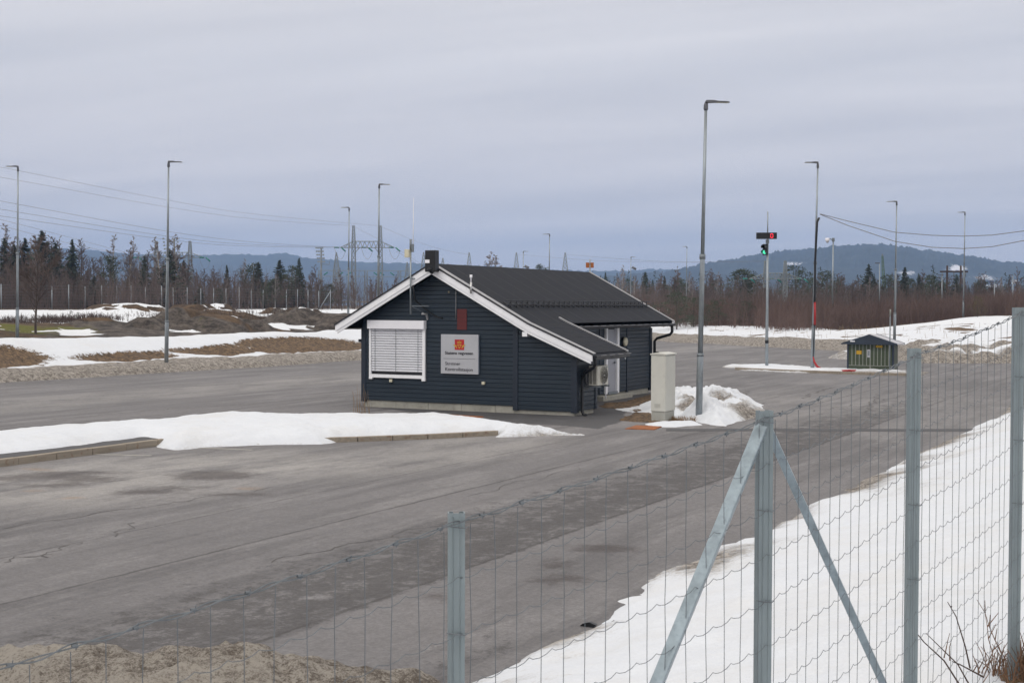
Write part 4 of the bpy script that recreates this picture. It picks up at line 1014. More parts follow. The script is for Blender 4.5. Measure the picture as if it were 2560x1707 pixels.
for s in (-1, 1):
    xe = mx + s * (kw / 2 + .28); q = MB()
    q.prism([(mx, kp), (xe, ke + .06), (xe, ke - .02), (mx, kp - .09)], 1, ky - .30, ky - .23); q.prism([(mx, kp), (xe, ke + .06), (xe, ke - .02), (mx, kp - .09)], 1, ky + kd + .22, ky + kd + .29)
    q.build('roof_edge', 'knavy', k0)
    MB().prism([(mx, kp - .015), (xe, ke + .045), (xe, ke + .0), (mx, kp - .07)], 1, ky - .23, ky + kd + .22).build('roof', 'kroof', k0)
b = G(2224, 930); t = thing('marker_stick', 'thin snow marker stick with pale top beside the green kiosk', 'marker stick', b)
Dk = depth(b); MB().tube([b, AT(2225.5, 790, Dk)], .03, 6).build('stick', 'galvd', t, True); MB().tube([AT(2225.5, 790, Dk), AT(2226, 773, Dk)], .035, 6).build('pale_tip', 'kstrip', t, True)
MB().tube([G(2224, 893, 0) , G(2224, 880, 0)], .01, 4)

# orange sign plate beyond the hut
Do = 62; p = AT(1475, 648, Do)
b = Vector((p.x, p.y, 0)); t = thing('traffic_sign', 'small orange sign plate on a grey pole behind the hut ridge', 'sign', b)
MB().tube([b, p], .03, 8).build('pole', 'galv', t, True)
c = AT(1474.5, 663, Do)
MB().bar(c - RGT * .18, c + RGT * .18, .03, .24).build('sign_plate', 'orange', t); MB().bar(c - RGT * .03 - FWD * .04 + up * .1, c + RGT * .03 - FWD * .04 + up * .1, .03, .04).bar(c - RGT * .03 - FWD * .04 - up * .1, c + RGT * .03 - FWD * .04 - up * .1, .03, .04).build('clamp', 'galv', t)

# ------------------------------------------------------------------ foreground wire fence
def fp(u, D): return Vector((CAM.x, CAM.y, 0)) + FWD * D + RGT * (u * D)
K = 5.6
Pn = [fp(-.0406, .825 * K), fp(.1862, K)]
v1 = Pn[1] - Pn[0]; v2 = fp(.3721, 1.44 * K) - Pn[1]; v2 = v2 / 2
POS = [Pn[0] - v1 * 1.02, Pn[0], Pn[1], Pn[1] + v2, Pn[1] + v2 * 2, Pn[1] + v2 * 3]
TOPZ = [2.235, 2.49, 2.765, 2.985, 3.19, 3.40]
fence = thing('wire_fence', 'galvanised woven wire fence with steel posts close in front', 'fence', (*POS[2].xy, .5))
def cpost(p, ztop, w, d, yaw):
    q = MB(); c, s = math.cos(yaw), math.sin(yaw); th = .004
    prof_ = [(-w / 2, -d / 2), (w / 2, -d / 2), (w / 2, d / 2), (w * .18, d / 2), (w * .18, d / 2 - th), (w / 2 - th, d / 2 - th), (w / 2 - th, -d / 2 + th), (-w / 2 + th, -d / 2 + th), (-w / 2 + th, d / 2 - th), (-w * .18, d / 2 - th), (-w * .18, d / 2), (-w / 2, d / 2)]
    V = [(p.x + a * c - b * s, p.y + a * s + b * c, z) for z in (p.z, ztop) for a, b in prof_]; n = 12
    q.add(V, [(i, (i + 1) % n, n + (i + 1) % n, n + i) for i in range(n)] + [tuple(range(n, 2 * n))])
    # shallow ribs on the visible face
    for a in (-w * .22, w * .22):
        x0, y0 = p.x + a * c + d / 2 * s, p.y + a * s - d / 2 * c
        q.bar((x0, y0, p.z), (x0, y0, ztop - .01), .005, .004)
    return q
for i in range(6):
    p = POS[i].copy(); p.z = -.5
    post = cpost(p, TOPZ[i], .057 if i != 2 else .060, .045, AX + (.25 if i == 2 else .1)).build('post', 'post', fence)
def seg(p, q_, za, zb, t): return Vector((p.x + (q_.x - p.x) * t, p.y + (q_.y - p.y) * t, za + (zb - za) * t))
offs = [.045, .22, .41, .595, .785, .97, 1.16, 1.33, 1.47, 1.61, 1.75, 1.87, 1.97, 2.07]
rw = random.Random(5)
for i in range(5):
    a, b = POS[i], POS[i + 1]; n = 15
    toC = (Vector((CAM.x, CAM.y, 0)) - (a + b) / 2); toC.z = 0; nrm = Vector((-(b - a).y, (b - a).x, 0)).normalized()
    if nrm.dot(toC) < 0: nrm = -nrm
    a2, b2 = a + nrm * .03, b + nrm * .03
    q = MB()
    # vertical wires with a slight lean and kinks at the knots
    for k in range(n + 1):
        t = (k + .35) / n
        if t > 1: continue
        ln = rw.uniform(-.008, .012)
        pts = []
        for j, of in enumerate(offs):
            c = seg(a2, b2, TOPZ[i], TOPZ[i + 1], t + ln * of); c.z -= of; pts.append(c + (b - a).normalized() * rw.uniform(-.004, .004))
        q.tube(pts, .00145, 5, False)
    # horizontal wires, crimped between the verticals
    for j, of in enumerate(offs):
        if j == 0: continue
        pts = []
        for k in range(n):
            for fr, dz in ((0, 0), (.3, -.007), (.62, -.003), (.86, .009)):
                c = seg(a2, b2, TOPZ[i], TOPZ[i + 1], (k + fr) / n); c.z -= of + dz * -1.0 + rw.uniform(-.0012, .0012) + .012 * math.sin(math.pi * (k + fr) / n); pts.append(c)
        c = b2.copy(); c.z = TOPZ[i + 1] - of; pts.append(c)
        q.tube(pts, .00135, 5, False)
    q.build('wire_mesh', 'wire', fence)
    tw = MB(); N = 90
    for ph in (0, math.pi):
        pts = []
        for k in range(N + 1):
            t = k / N; c = seg(a2, b2, TOPZ[i] - .028, TOPZ[i + 1] - .028, t); an = ph + t * 2 * math.pi * 8
            c.z += .0055 * math.sin(an) - .010 * math.sin(math.pi * t) + .004 * math.sin(t * 47); pts.append(c + nrm * (.0055 * math.cos(an)))
        tw.tube(pts, .0024, 5)
    for k in range(9):
        t = (k + .5) / 9; c = seg(a2, b2, TOPZ[i] - .028, TOPZ[i + 1] - .028, t); c.z -= .010 * math.sin(math.pi * t)
        e = (b - a).normalized()
        tw.tube([c - e * .009, c + e * .008], .0062, 6); tw.tube([c + e * .004 - up * .012 - nrm * .004, c + e * .006 + up * .014 + nrm * .004], .0018, 4)
    tw.build('top_wire', 'wire', fence)
    # ties round the post
    pm = MB()
    for of in (.045, .41, .785, 1.16):
        c = seg(a, b, TOPZ[i], TOPZ[i + 1], 0); c.z -= of; s = RGT * .032
        pm.tube([c - s - FWD * .03 + up * .004, c - FWD * .036, c + s - FWD * .03 - up * .004, c + s * 1.25 - FWD * .02], .002, 5)
    pm.build('wire_tie', 'wire', fence)
# braces of the corner post
def brace(a, b, w, nm):
    a, b = Vector(a), Vector(b); d = (b - a).normalized(); s = d.cross(up).normalized(); u_ = s.cross(d)
    ang = R_(35); e1 = s * math.cos(ang) + u_ * math.sin(ang); e2 = -s * math.sin(ang) + u_ * math.cos(ang)
    q = MB(); V = [p + e1 * (i * w / 2) + e2 * (j * w / 2) for p in (a, b) for i, j in ((-1, -1), (1, -1), (1, 1), (-1, 1))]
    q.add(V, [(0, 1, 2, 3), (7, 6, 5, 4), (0, 4, 5, 1), (1, 5, 6, 2), (2, 6, 7, 3), (3, 7, 4, 0)])
    return q.build('brace', nm, fence, bevel=.004)
d1 = (POS[1] - POS[2]).normalized(); d2 = (POS[3] - POS[2]).normalized()
a = POS[2] + Vector((0, 0, 2.70)) - FWD * .02 - RGT * .015
brace(a, a + d1 * 1.45 - up * 1.45 * 1.62, .050, 'brace')
a = POS[2] + Vector((0, 0, 2.69)) + d2 * .03
brace(a, a + d2 * 1.62 - up * 1.62 * 1.10, .036, 'brace')

# dry weeds at the right post
def weed(pts_list, loc, lab, cat, group=None, m='dry', r=.0025, name='weed'):
    q = MB()
    for P in pts_list: q.tube(P, [r * (1 - .6 * i / (len(P) - 1)) for i in range(len(P))], 5)
    o = q.build(name, m, None); tag(o, lab, cat, group); return o
ww = random.Random(3)
def stem(b, h, lean, n=5):
    d = Vector((ww.uniform(-1, 1), ww.uniform(-1, 1), 0)).normalized() * lean; P = [b]
    for i in range(n): P.append(b + d * ((i + 1) / n) ** 1.4 + up * h * (i + 1) / n + Vector((ww.uniform(-.01, .01), ww.uniform(-.01, .01), 0)))
    return P
wb_ = Vector((wp.x + .15, wp.y, float(H_near(np.array(wp.x), np.array(wp.y))) + .1))
L = []
for k in range(520):
    b = wb_ + Vector((ww.gauss(.05, .2), ww.gauss(0, .14), -.02)); L.append(stem(b, ww.uniform(.04, .20), ww.uniform(.02, .10), 3))
for k in range(9):
    b = wb_ + Vector((ww.gauss(-.05, .25), ww.gauss(0, .2), 0)); P = stem(b, ww.uniform(.25, .55), ww.uniform(.05, .2)); L.append(P)
    for j in range(3):
        m = P[2 + j % 3]; L.append([m, m + Vector((ww.uniform(-.08, .08), ww.uniform(-.08, .08), .08))])
weed(L, wb_, 'tuft of dry brown weeds at the foot of the right fence post', 'weeds', m='weedbrown', r=.004)
D4 = depth(POS[4])
L = [[AT(2425, 1669, D4 - .9), AT(2413, 1615, D4 - .92), AT(2390, 1540, D4 - .95), AT(2369, 1504, D4 - 1)], [AT(2379, 1514, D4 - 1), AT(2377, 1519, D4 - 1)],
     [AT(2440, 1740, D4 - 1), AT(2395, 1660, D4 - 1), AT(2315, 1582, D4 - 1.1)], [AT(2418, 1740, D4 - 1), AT(2360, 1650, D4 - 1.1), AT(2310, 1604, D4 - 1.1), AT(2276, 1562, D4 - 1.2)],
     [AT(2460, 1692, D4 - .8), AT(2400, 1660, D4 - .8), AT(2380, 1652, D4 - .8)]]
o = weed(L, None, 'long bent dry stalks leaning over the snow between the right fence posts', 'stalks', m='heather', r=.005, name='dry_stalks')
for (x, y, D, lab) in ((1345 , 1568, 13.3, 'black scrap of rubber nearer the fence brace on the asphalt edge'), (0, 0, 0, '')):
    if D:
        b = G(800 + 1745 / 2.613, 1200 + 958 / 2.613); q = MB(); q.prism([(b.x - .08, .004), (b.x + .07, .004), (b.x + .09, .03), (b.x + .02, .05), (b.x - .05, .03)], 1, b.y, b.y + .05); tag(q.build('rubber_scrap', 'black'), 'flat black scrap lying alone on the asphalt by the snow edge', 'scrap', 'black scraps on the asphalt')
        b = G(800 + 1892 / 2.613, 1200 + 985 / 2.613); q = MB(); q.prism([(b.x - .1, .004), (b.x + .05, .004), (b.x + .09, .05), (b.x + .02, .10), (b.x - .03, .05)], 1, b.y, b.y + .06); tag(q.build('rubber_scrap', 'black'), 'curled black scrap half in the dirty snow edge', 'scrap', 'black scraps on the asphalt')
# tall weeds at the left end of the white heap
L = []; b0 = G(*D_(830, 955), .1)
for k in range(14): L.append(stem(b0 + Vector((ww.gauss(0, .12), ww.gauss(0, .1), 0)), ww.uniform(.4, .9), ww.uniform(.05, .2)))
weed(L, None, 'few dry stalks standing behind the white snow heap by the hut corner', 'stalks', m='dry', r=.006, name='dry_stalks')
L = []
for k in range(160):
    b = G(1480 + ww.uniform(1180, 1560) / 6.03, 820 + ww.uniform(1395, 1412) / 6.03); L.append(stem(b, ww.uniform(.05, .16), ww.uniform(.02, .1), 2))
for k in range(60):
    b = G(1480 + ww.uniform(890, 1200) / 6.03, 820 + ww.uniform(1405, 1418) / 6.03); L.append(stem(b, ww.uniform(.03, .08), ww.uniform(.02, .1), 2))
o = weed(L, None, None, None, r=.006, name='dry_grass'); tag(o, kind='stuff', label='dry yellow grass round the cabinet plinth')

# ------------------------------------------------------------------ trees
def bare_tree(seed, h=10., spread=.30, n1=26, n2=7, n3=5, up_=.9, r0=.011, clear=.15):
    r = random.Random(seed); T = []; C = []
    def walk(p, d, L, rad, n, wob, lift):
        P = [p]
        for i in range(n):
            d = (d + Vector((r.gauss(0, wob), r.gauss(0, wob), r.gauss(0, wob) + lift))).normalized()
            P.append(P[-1] + d * (L / n))
        return P
    tr = walk(Vector((0, 0, 0)), Vector((r.gauss(0, .03), r.gauss(0, .03), 1)), h, 0, 9, .03, .06)
    rad = lambda t: h * r0 * (1 - t) ** .8 + .012
    for i in range(9): T.append((tr[i], tr[i + 1], rad(i / 9), rad((i + 1) / 9)))
    for k in range(n1):
        t = clear + (1 - clear) * (k + r.random()) / n1; t = min(t, .985)
        i = int(t * 9); p = tr[i].lerp(tr[i + 1], t * 9 - i)
        L = h * spread * (1.15 - t) * r.uniform(.65, 1.2) * (.55 + .45 * min(1, (t - clear) * 4 + .3))
        a = r.uniform(0, 2 * math.pi); d = Vector((math.cos(a), math.sin(a), up_ * r.uniform(.7, 1.5)))
        B = walk(p, d.normalized(), L, 0, 4, .12, .08); rb = max(.014, rad(t) * .45)
        for j in range(4): T.append((B[j], B[j + 1], rb * (1 - j / 5), rb * (1 - (j + 1) / 5)))
        for m in range(n2):
            tt = r.uniform(.2, 1); j = min(3, int(tt * 4)); q = B[j].lerp(B[j + 1], tt * 4 - j)
            d2 = ((B[j + 1] - B[j]).normalized() + Vector((r.gauss(0, .5), r.gauss(0, .5), r.gauss(.15, .4)))).normalized()
            l2 = L * r.uniform(.25, .5); E = walk(q, d2, l2, 0, 2, .15, .1)
            for j2 in range(2): C.append((E[j2], E[j2 + 1], .026, .018))
            for w in range(n3):
                q2 = E[0].lerp(E[2], r.uniform(.3, 1)); d3 = (d2 + Vector((r.gauss(0, .5), r.gauss(0, .5), r.gauss(.1, .4)))).normalized()
                C.append((q2, q2 + d3 * l2 * r.uniform(.3, .6), .019, .012))
    return T, C
def seg_mesh(name, S_, m):
    V, F = prisms([tuple(s[0]) for s in S_], [tuple(s[1]) for s in S_], np.array([s[2] for s in S_]), np.array([s[3] for s in S_]), 3)
    return np_mesh(name, V, F, M[m], False)
def cards(cs, ns, size, asp, r):
    # little leaf-shaped quads; cs centres, ns directions
    V = []; F = []
    for c, d, s in zip(cs, ns, size):
        side = d.cross(Vector((r.gauss(0, 1), r.gauss(0, 1), r.gauss(0, 1)))).normalized() * s * asp
        o_ = len(V); V += [c - d * s * .5, c + side, c + d * s * .6, c - side]; F.append((o_, o_ + 1, o_ + 2, o_ + 3))
    return V, F
def spruce(seed, h=10., R=.17, wh=34, nb=9, dens=9, clear=.04):
    r = random.Random(seed); cs = []; ns = []; sz = []; T = [(Vector((0, 0, 0)), Vector((0, 0, h * .55)), h * .012, h * .007), (Vector((0, 0, h * .55)), Vector((0, 0, h * .99)), h * .007, h * .001)]
    for w in range(wh):
        t = clear + (1 - clear) * (w / wh) ** .92; z = h * t
        prof = (1 - t) ** .85 * min(1, .55 + t * 4)
        for k in range(nb):
            if r.random() < .12: continue
            L = h * R * prof * r.uniform(.6, 1.22) + .06; a = r.uniform(0, 6.283)
            dh = Vector((math.cos(a), math.sin(a), 0)); droop = r.uniform(.1, .45) * (1 - t * .8); z0 = z + r.uniform(-.5, .5) * h / wh
            P = lambda s: Vector((0, 0, z0)) + dh * (L * s) + up * (L * (-droop * s + .35 * s * s))
            T.append((P(0), P(1), .012, .005))
            for i in range(max(3, int(dens * (.35 + prof)))):
                s = (i + r.random()) / max(3, int(dens * (.35 + prof))); s = .12 + .9 * s
                d = (dh * r.uniform(.2, 1) + Vector((r.gauss(0, .45), r.gauss(0, .45), r.gauss(-.25, .3)))).normalized()
                cs.append(P(s) + Vector((r.gauss(0, .05), r.gauss(0, .05), r.gauss(-.05, .05)))); ns.append(d); sz.append(h * r.uniform(.028, .058) * (.55 + .6 * (1 - t)))
    for i in range(14):
        cs.append(Vector((r.gauss(0, .02), r.gauss(0, .02), h * r.uniform(.93, 1.0)))); ns.append(Vector((r.gauss(0, .5), r.gauss(0, .5), 1)).normalized()); sz.append(h * .022)
    V, F = cards(cs, ns, sz, .30, r)
    return T, V, F
def pine(seed, h=10., R=.24, clumps=60, per=34, clear=.25):
    r = random.Random(seed); cs = []; ns = []; sz = []; T = [(Vector((0, 0, 0)), Vector((0, 0, h * .6)), h * .014, h * .009), (Vector((0, 0, h * .6)), Vector((0, 0, h * .97)), h * .009, h * .002)]
    for k in range(clumps):
        t = clear + (1 - clear) * (k + r.random()) / clumps
        pr = math.sin(math.pi * min(1, max(0.08, (1 - (t - clear) / (1 - clear)) * .62 + .06))) ** .8
        L = h * R * pr * r.uniform(.35, 1.15); a = r.uniform(0, 6.283); b0_ = Vector((0, 0, h * t - L * .25)); c = Vector((math.cos(a) * L, math.sin(a) * L, h * t + L * .15))
        T.append((b0_, c, .02, .01)); rc = h * r.uniform(.035, .06) * (.6 + .6 * pr)
        for i in range(per):
            v = Vector((r.gauss(0, 1), r.gauss(0, 1), r.gauss(0, .75))); q = c + v * rc * .7
            cs.append(q); ns.append((v + Vector((0, 0, .6))).normalized()); sz.append(h * r.uniform(.018, .034))
    V, F = cards(cs, ns, sz, .24, r)
    return T, V, F
VAR = {}
def mesh_pair(kind, T, crown, tm): VAR.setdefault(kind, []).append((seg_mesh(kind + '_trunk', T, tm), crown))
for s in range(5):
    T, C = bare_tree(100 + s, 10, (.24, .30, .20, .34, .27)[s], 27, 7, 5); mesh_pair('bare', T, seg_mesh('bare_crown', C, 'twig'), 'bark')
for s in range(3):
    T, C = bare_tree(200 + s, 10, (.22, .27, .24)[s], 26, 7, 5, 1.0, .010, .28); mesh_pair('birch', T, seg_mesh('birch_crown', C, 'twigpale'), 'birchbark')
for s in range(4):
    T, V, F = spruce(300 + s, 10, (.17, .21, .14, .19)[s]); mesh_pair('spruce', T, np_mesh('spruce_crown', [tuple(v) for v in V], F, M['spruce']), 'bark')
for s in range(3):
    T, V, F = pine(400 + s, 10, (.22, .27, .19)[s]); mesh_pair('pine', T, np_mesh('pine_crown', [tuple(v) for v in V], F, M['pine']), 'bark')
T, V, F = pine(420, 10, .42, 70, 34, .1); mesh_pair('lowpine', T, np_mesh('low_pine_crown', [tuple(v) for v in V], F, M['pine']), 'bark')
T, V, F = pine(431, 10, .33, 46, 22, .12); mesh_pair('olivepine', T, np_mesh('olive_pine_crown', [tuple(v) for v in V], F, M['olive']), 'bark')
T, C = bare_tree(555, 10, .48, 30, 9, 7, .8, .014, .22); mesh_pair('big', T, seg_mesh('big_crown', C, 'twig'), 'bark')
NAMES = dict(bare='bare_tree', birch='birch_tree', spruce='spruce_tree', pine='pine_tree', lowpine='pine_tree', olivepine='young_pine', big='bare_tree')
tr_r = random.Random(77)
def tree(kind, loc, h, label, group=None, wide=1.0, v=None):
    tm, cm = VAR[kind][tr_r.randrange(len(VAR[kind])) if v is None else v]
    s = h / 10.0; t = thing(NAMES[kind], label, 'tree', loc, group, tr_r.uniform(0, 6.28)); t.scale = (s * wide, s * wide, s)
    link('trunk', tm, t); link('crown', cm, t); return t
def tree_px(kind, x, ytop, D, label, group=None, wide=1.0, v=None):
    p = AT(x, ytop, D); g = surf(p.x, p.y); return tree(kind, (p.x, p.y, g - .1), p.z - g + .1, label, group, wide, v)

tree_px('big', 88, 600, 82, 'bare dark tree in front of the rocks beside the leftmost lamp')
LT = [('spruce', 235, 690, 170, 'small dark spruce standing behind the back fence left of the young pine', 1.5), ('spruce', 500, 715, 168, 'small round spruce behind the back fence right of the second lamp', 1.6), ('pine', 820, 712, 190, 'dull green pine beside the lattice pylon foot', 1.4), ('birch', 12, 560, 190, 'pale birch at the far left edge of the picture', 1.2), ('birch', 75, 600, 195, 'pale bare birch between the left spruces', 1), ('spruce', 104, 577, 186, 'tallest dark spruce on the left, above the bare tree', 1.5), ('spruce', 62, 595, 188, 'dark spruce left of the tallest left spruce', 1.2), ('spruce', 138, 606, 186, 'dark spruce right of the tallest left spruce', 1.3), ('spruce', 10, 596, 186, 'dark spruce at the far left edge', 1.2), ('spruce', 36, 612, 180, 'shaded spruce behind the leftmost lamp', 1.1),
      ('spruce', 181, 597, 176, 'narrow dark spruce alone between bare trees on the left', 1.0), ('pine', 276, 643, 178, 'young pine with star shaped top behind the back fence', 1.0), ('spruce', 361, 640, 172, 'slender dark spruce left of the second lamp', .8), ('spruce', 424, 625, 172, 'dense spruce right behind the second lamp', 1.2), ('birch', 283, 588, 196, 'tall pale birch above the young pine', 1), ('birch', 322, 594, 198, 'pale birch right of the tall pale birch', 1), ('birch', 452, 590, 205, 'wide pale birch crown behind the left pylon', 1.5), ('birch', 402, 594, 205, 'pale birch crown left of the second lamp', 1.3),
      ('spruce', 567, 662, 196, 'slim young spruce alone over brown thicket', .8), ('pine', 628, 661, 190, 'dark pointed conifer, first of the clump left of the hut', 1.0), ('spruce', 646, 655, 188, 'dark conifer, second of the clump left of the hut', 1.5), ('spruce', 700, 650, 196, 'broad dark conifer top above brown trees left of the hut', 1.6), ('spruce', 748, 645, 190, 'tall spindly spruce nearest the pylon', .9), ('pine', 730, 667, 188, 'dark conifer beside the spindly spruce', 1.0), ('pine', 680, 700, 176, 'low green conifer behind the back fence', 1.2), ('pine', 548, 722, 172, 'low round conifer under the slim young spruce', 1.4), ('bare', 800, 665, 200, 'purple brown bare tree left of the lattice pylon', 1.1), ('birch', 612, 650, 210, 'grey bare birch left of the conifer clump', 1.0), ('bare', 205, 600, 190, 'bare tree beside the narrow dark spruce', 1)]
for k, x, yt, D, lab, w in LT: tree_px(k, x, yt, D, lab, None, w * (1.3 if k in ('spruce', 'pine') else 1.15))
for i in range(185):
    x = tr_r.uniform(-60, 860) if i < 150 else tr_r.uniform(-900, -60); yt = tr_r.uniform(622, 705) if x > 150 else tr_r.uniform(590, 680)
    if x > 470: yt = tr_r.uniform(665, 725)
    if i % 7 == 0: tree_px('spruce' if i % 2 else 'pine', x, yt + 22, tr_r.uniform(195, 235), 'dull green conifer half hidden in the left thicket', 'dull conifers in the left thicket', tr_r.uniform(1.2, 1.7)); continue
    tree_px('bare' if tr_r.random() < .8 else 'birch', x, yt, tr_r.uniform(172, 235), 'bare brown tree in the thicket behind the left back fence', 'bare brown trees behind the back fence', tr_r.uniform(.9, 1.5))
RT = [('birch', 1212, 632, 260, 'pale birch crown rising behind the hut ridge, left of two', 1.6), ('birch', 1237, 637, 262, 'pale birch crown rising behind the hut ridge, right of two', 1.5), ('pine', 1353, 664, 280, 'tiny conifer tip above the hut ridge', 1.0), ('spruce', 1514, 681, 225, 'dark slim spruce just right of the hut roof', .8), ('birch', 1556, 665, 215, 'tall pale birch right of the hut roof', 1), ('birch', 1584, 690, 210, 'white stemmed birch beside the distant camera lamp', .9),
      ('spruce', 1614, 680, 215, 'tall dark spruce left of the low pines', 1.0), ('spruce', 1661, 689, 240, 'lone spruce top against the hill', .9), ('spruce', 1687, 696, 220, 'dark conifer above the low pine, left', 1.1), ('pine', 1705, 700, 222, 'dark conifer above the low pine, right', 1.0), ('lowpine', 1692, 733, 130, 'broad green low pine by the distant lamp', 1.5), ('lowpine', 1735, 746, 132, 'smaller green low pine right of the distant lamp', 1.4), ('bare', 1789, 672, 215, 'brown bare tree above the thicket near the tallest lamp', 1.1), ('pine', 1857, 675, 212, 'wide dark pine left of the signal pole', 1.5), ('pine', 1868, 678, 214, 'second dark pine close left of the signal pole', 1.3),
      ('lowpine', 1797, 750, 133, 'bushy green pine half hidden in the brush', 1.4), ('lowpine', 1866, 754, 134, 'small bushy pine in the brush left of the signal pole', 1.2), ('pine', 1990, 667, 225, 'tall dark pine between the pylon and the island lamp', 1.2), ('pine', 2068, 680, 222, 'dark pine with reddish top left of the dome camera pole', 1.1), ('spruce', 2172, 660, 220, 'tallest dark conifer above the kiosk', 1.1), ('spruce', 2185, 690, 218, 'lower conifer leaning on the tallest one above the kiosk', 1.1), ('pine', 2222, 690, 222, 'dark conifer left of the kiosk lamp', 1.1), ('spruce', 2262, 667, 215, 'dark spruce right of the kiosk lamp', 1.1), ('spruce', 2298, 687, 215, 'pointed spruce midway between two lamps', 1.1), ('pine', 2333, 690, 222, 'round dark conifer left of the wooden power poles', 1.4), ('spruce', 2391, 686, 226, 'dark spruce between the wooden power poles', 1.1), ('pine', 2450, 702, 236, 'conifer above the pale far houses', 1.0), ('pine', 2508, 718, 236, 'low conifer near the right edge', 1.2), ('olivepine', 2444, 742, 116, 'small olive green pine on the snow bank', 1.0)]
for k, x, yt, D, lab, w in RT: tree_px(k, x, yt, D, lab, None, w * (1.3 if k in ('spruce', 'pine') else 1.15))
for i in range(125):
    x = tr_r.uniform(1490, 2620); yt = tr_r.uniform(678, 735)
    tree_px('bare' if tr_r.random() < .72 else 'birch', x, yt, tr_r.uniform(185, 260), 'bare brown tree in the wood behind the right brush', 'bare brown trees behind the right brush', tr_r.uniform(.9, 1.5))
for i in range(60):
    x = tr_r.uniform(1560, 2620); yt = tr_r.uniform(695, 740)
    tree_px('spruce' if tr_r.random() < .5 else 'pine', x, yt, tr_r.uniform(225, 300), 'small dark conifer in the wood beyond the brush', 'small dark conifers in the right wood', tr_r.uniform(.9, 1.4))
# small saplings on the left rocks
for x, yt, D, lab, k in ((320, 785, 112, 'tiny bare sapling on the snow between the rocks', 'bare'), (196, 788, 104, 'low dark conifer bush on the snowy rocks', 'lowpine'), (178, 786, 106, 'lower dark conifer bush at the edge of the rocks', 'lowpine')):
    p = AT(x, yt, D); g = surf(p.x, p.y); tree(k, (p.x, p.y, g - .05), max(.8, p.z - g), lab, None, .6 if k == 'bare' else .8)

# brush (uncountable shoots)
def brush(name, pts, zf, hmin, hmax, m, r0=.02, lean=.25, br=2, label=None):
    n = len(pts); b = np.array([(p[0], p[1], zf(p[0], p[1]) - .1) for p in pts])
    h = rng.uniform(hmin, hmax, n) * (.55 + .9 * fbm(b[:, 0] * .13, b[:, 1] * .13, 91, 3)); d = rng.normal(0, lean, (n, 2)) * h[:, None] * .5
    t = b + np.c_[d, h]; P0 = [b]; P1 = [t]; Ra = [np.full(n, r0)]; Rb = [np.full(n, r0 * .35)]
    for k in range(br):
        s = rng.uniform(.3, .8, n)[:, None]; q = b + (t - b) * s; l = h * rng.uniform(.2, .45, n)
        e = q + np.c_[rng.normal(0, .45, (n, 2)) * l[:, None], l]; P0.append(q); P1.append(e); Ra.append(np.full(n, r0 * .55)); Rb.append(np.full(n, r0 * .25))
    V, F = prisms(np.concatenate(P0), np.concatenate(P1), np.concatenate(Ra), np.concatenate(Rb), 3)
    o = link(name, np_mesh(name, V, F, M[m])); tag(o, label, None, None, 'stuff'); return o
def pxpts(n, x0, x1, D0, D1):
    P = []
    for i in range(n):
        x = tr_r.uniform(x0, x1); D = D0 + (D1 - D0) * tr_r.random() ** 1.3; p = AT(x, 780, D); P.append((p.x, p.y))
    return P
P = [p for p in pxpts(14000, 1560, 2700, 112, 175) if bfar(*p) > 7.5 + 16 * float(sst(-9, 2, p[0])) + 3 * float(fbm(np.array(p[0] * .1), np.array(p[1] * .1), 5, 2))]
def hides(p):
    d = depth(p); u = (Vector((p[0] - CAM.x, p[1] - CAM.y, 0)).dot(RGT)) / d
    return any(d < D + 1 and abs(u - (x - 1280) / FPX) * d < w for x, D, w in ((1692, 130, 2.0), (1735, 132, 1.5), (1797, 133, 1.1), (1866, 134, .9))) and random.random() < .8
P = [p for p in P if not hides(p)]
brush('brush', P, surf, .7, 2.6, 'brush', .02, .34, 4, 'red brown brush behind the far snow bank')
P = [p for p in pxpts(9500, -900, 1000, 150, 215) if LEFT - p[0] > 64]
brush('brush', P, surf, 1.5, 4.6, 'twig', .022, .2, 3, 'brown thicket behind the left back fence')
P = [p for p in pxpts(3500, 1560, 2700, 180, 250)]
brush('brush', P, surf, 2.0, 4.5, 'twig', .03, .2, 3, 'brown undergrowth of the right wood')
P = []
for (x, D, n, sx, sd_) in ((40, 97, 900, 50, 3), (150, 103, 800, 45, 3), (600, 112, 1500, 60, 3), (690, 118, 500, 50, 4), (430, 124, 500, 50, 4), (250, 110, 500, 35, 3)):
    for i in range(n):
        p = AT(x + tr_r.gauss(0, sx), 800, D + tr_r.gauss(0, sd_)); P.append((p.x, p.y))
P = [p for p in P if LEFT - p[0] > 9]
brush('heath', P, surf, .15, .55, 'heather', .013, .6, 4, 'dark heath shrubs on the rocky snow field')
P = [p for p in pxpts(260, 1700, 2450, 95, 125) if 3.5 < bfar(*p) < 14]
brush('weed_stems', P, surf, .2, .7, 'dry', .012, .3, 1, 'dry stems poking through the far snow bank')

